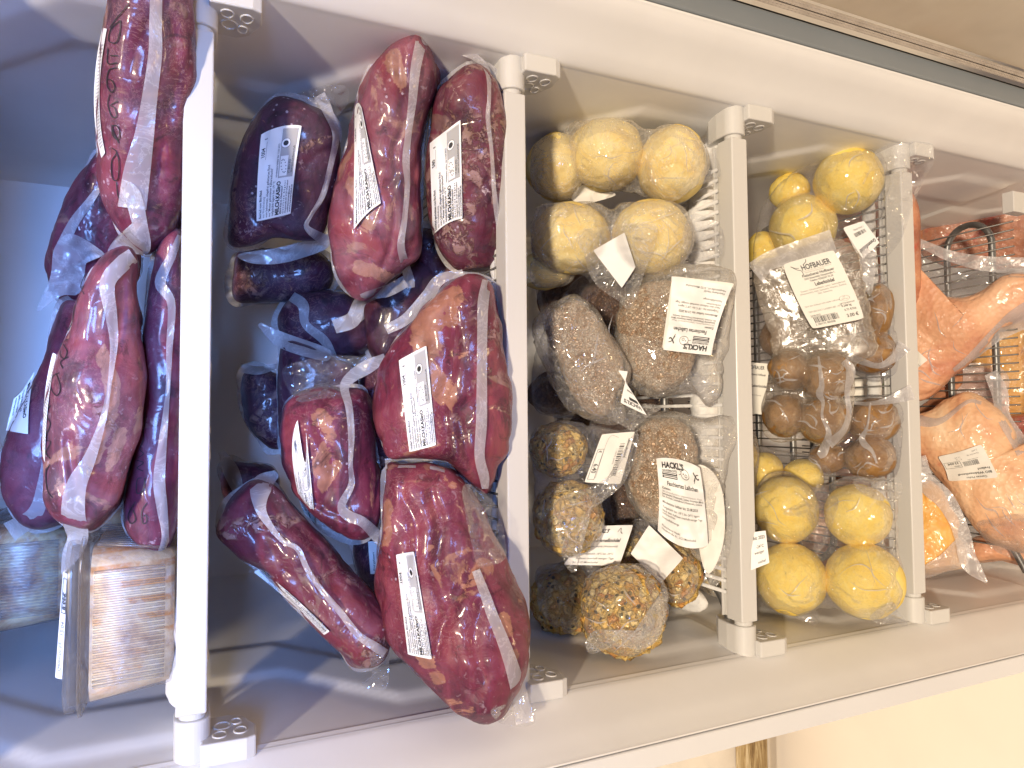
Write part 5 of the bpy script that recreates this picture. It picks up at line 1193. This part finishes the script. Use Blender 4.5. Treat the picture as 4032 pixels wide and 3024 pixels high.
e3 = chick('yellow fatty chicken pack with a pointed film edge, lowest piece beside the fourth shelf trim', (2020, 1150), .045,
           [(1962, 1080), (1975, 1045), (2005, 1040), (2030, 1056), (2050, 1088), (2068, 1126), (2070, 1158), (2086, 1190), (2084, 1222), (2045, 1232), (2000, 1242), (1965, 1225), (1955, 1150)],
           .035, 'chicken_y', balls=[(2010, 1090, 42, 42), (2015, 1165, 46, 36)])
e3.ribbon('seam', [(1990, 985), (2000, 1040), (2040, 1078), (2065, 1120), (2080, 1160), (2090, 1205), (2104, 1228), (2132, 1258)], [20, 40, 42, 36, 36, 38, 34, 6], M['seam'], lift=.008, off=.03)
e3.sheet('film_fold', [(1990, 1228), (2030, 1200), (2075, 1160), (2096, 1190), (2086, 1222), (2040, 1236), (2000, 1248)], M['seam'], lift=.003, off=.01)
# pieces below the lowest shelf, seen through its wires
UG = 'raw chicken below the lowest wire shelf'
for c, y0, ol, m, lab in [
    ((2100, 500), .155, [(1985, 470), (1995, 420), (2100, 410), (2230, 400), (2300, 450), (2290, 540), (2200, 580), (2080, 580), (1990, 550)], 'chicken_r', 'dark red poultry pack under the lowest shelf wires, top right'),
    ((2180, 780), .14, [(2090, 760), (2110, 700), (2180, 690), (2290, 680), (2300, 860), (2200, 900), (2110, 880)], 'chicken_y', 'orange poultry pack with yellow fat under the lowest shelf wires'),
    ((2190, 960), .12, [(2120, 920), (2180, 900), (2290, 900), (2290, 1060), (2150, 1080), (2110, 1000)], 'chicken_r', 'red poultry pack under the wires beside the whole chicken'),
    ((2190, 1180), .07, [(2090, 1190), (2110, 1160), (2200, 1140), (2290, 1140), (2290, 1230), (2160, 1212), (2110, 1215)], 'chicken', 'poultry pack lowest at the right edge under the pipe bend')]:
    it = Item('chicken_pack', lab, 'chicken pack', c, y0, UG)
    it.pillow('chicken_piece', ol, .03, M[m], amp=.004, N=70, K=14)
    if y0 > .11: it.sheet('film', [tuple(np.array(c)+(np.array(p)-np.array(c))*.9) for p in ol], M['film'], lift=.004, amp=.004, sharp=.005)
# pieces behind the fourth shelf wires
for c, y0, ol, m, lab in [
    ((1910, 560), .13, [(1810, 440), (1900, 400), (1975, 420), (1990, 520), (1985, 640), (1940, 690), (1830, 680), (1800, 540)], 'chicken_r', 'dark red poultry seen through the fourth shelf wires near the torn label'),
    ((1915, 740), .17, [(1800, 660), (1930, 650), (1985, 690), (1980, 790), (1920, 800), (1800, 780)], 'chicken', 'orange poultry seen through the wires above the green printed pack'),
    ((1915, 950), .14, [(1790, 880), (1930, 870), (1985, 890), (1985, 1000), (1930, 1040), (1790, 1030)], 'chicken_r', 'poultry seen through the wires below the green printed pack'),
    ((1920, 1140), .12, [(1700, 1060), (1930, 1040), (1980, 1060), (1990, 1150), (1975, 1250), (1920, 1255), (1720, 1260), (1690, 1160)], 'chicken', 'poultry seen through the fourth shelf wires near the shiny yellow dumplings')]:
    it = Item('chicken_pack', lab, 'chicken pack', c, y0, 'poultry behind the fourth shelf wires')
    it.pillow('chicken_piece', ol, .03, M[m], amp=.003, N=60, K=12)
y4 = bag('yellow dumpling bag lying below the third shelf wires at the front', (1560, 1230), .10)
y4.ball('dumpling', 1560, 1215, 60, 60, mtl=M['dough_yellow'], amp=.0006); y4.ball('dumpling', 1560, 1100, 60, 60, mtl=M['dough_yellow'], amp=.0006); 
y4.ball('dumpling', 1585, 985, 50, 52, mtl=M['dough_yellow'], amp=.0006)
y4.pillow('bag_film', [(1490, 1220), (1500, 1100), (1540, 960), (1600, 920), (1640, 960), (1630, 1100), (1630, 1260), (1580, 1290), (1520, 1280)], .012, M['bag'], balls=[(1560, 1215, 60, 60), (1560, 1100, 60, 60), (1585, 985, 50, 52)], amp=.002, reg=False, N=80, K=16)

bk = bag('shaded bag of brown dumplings behind the flat bag with the large butcher label', (1750, 690), .15)
KB = [(1700, 640, 52, 50), (1800, 640, 52, 52), (1690, 730, 50, 48), (1800, 735, 54, 50), (1740, 850, 50, 50), (1830, 840, 40, 44)]
for q in KB: bk.ball('dumpling', *q, mtl=M['liver'], amp=.0014)
bk.pillow('bag_film', [(1630, 600), (1700, 575), (1820, 575), (1880, 640), (1885, 760), (1880, 880), (1800, 915), (1700, 910), (1640, 840), (1630, 700)], .012, M['film'], balls=KB, amp=.002, reg=False, N=90, K=18, extra=.003)

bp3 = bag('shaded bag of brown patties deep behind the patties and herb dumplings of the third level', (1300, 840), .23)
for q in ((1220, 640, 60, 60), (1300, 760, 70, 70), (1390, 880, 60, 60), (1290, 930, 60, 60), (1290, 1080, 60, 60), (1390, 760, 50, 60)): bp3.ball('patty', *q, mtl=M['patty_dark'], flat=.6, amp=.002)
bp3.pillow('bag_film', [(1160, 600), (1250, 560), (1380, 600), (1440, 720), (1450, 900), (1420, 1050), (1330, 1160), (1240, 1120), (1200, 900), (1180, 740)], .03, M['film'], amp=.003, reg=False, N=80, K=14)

c2.creases([(1307, 337, 84), (1452, 358, 76)], 4, 60, 3); c3.creases([(1234, 514, 82), (1406, 514, 80)], 5, 60, 3)
y1.creases([(1832, 391, 73), (1734, 492, 74)], 5); y2.creases([(1698, 1100, 74), (1852, 1112, 70), (1708, 1250, 78), (1868, 1254, 82)], 5, 70, 3)
k1.creases([(1705, 800, 46), (1786, 814, 56), (1692, 898, 48), (1780, 908, 55)], 9, 34, 5); k2.creases([(1884, 762, 54), (1896, 672, 50)], 8, 36, 5)
k3.creases([(1886, 908, 56), (1880, 988, 56), (1790, 990, 42)], 9, 36, 5)
h1.creases([(1206, 972, 60), (1226, 1118, 74)], 5); h3.creases([(1346, 1318, 92)], 9, 60); h4.creases([(1462, 1238, 56)], 5)
p1.creases([(1265, 760, 95)], 9, 80); p2.creases([(1400, 760, 90)], 5, 60)
e1.creases([(2090, 700, 90), (2000, 790, 60)], 8, 60); e2.creases([(2110, 910, 70), (2180, 1100, 80)], 9, 70)
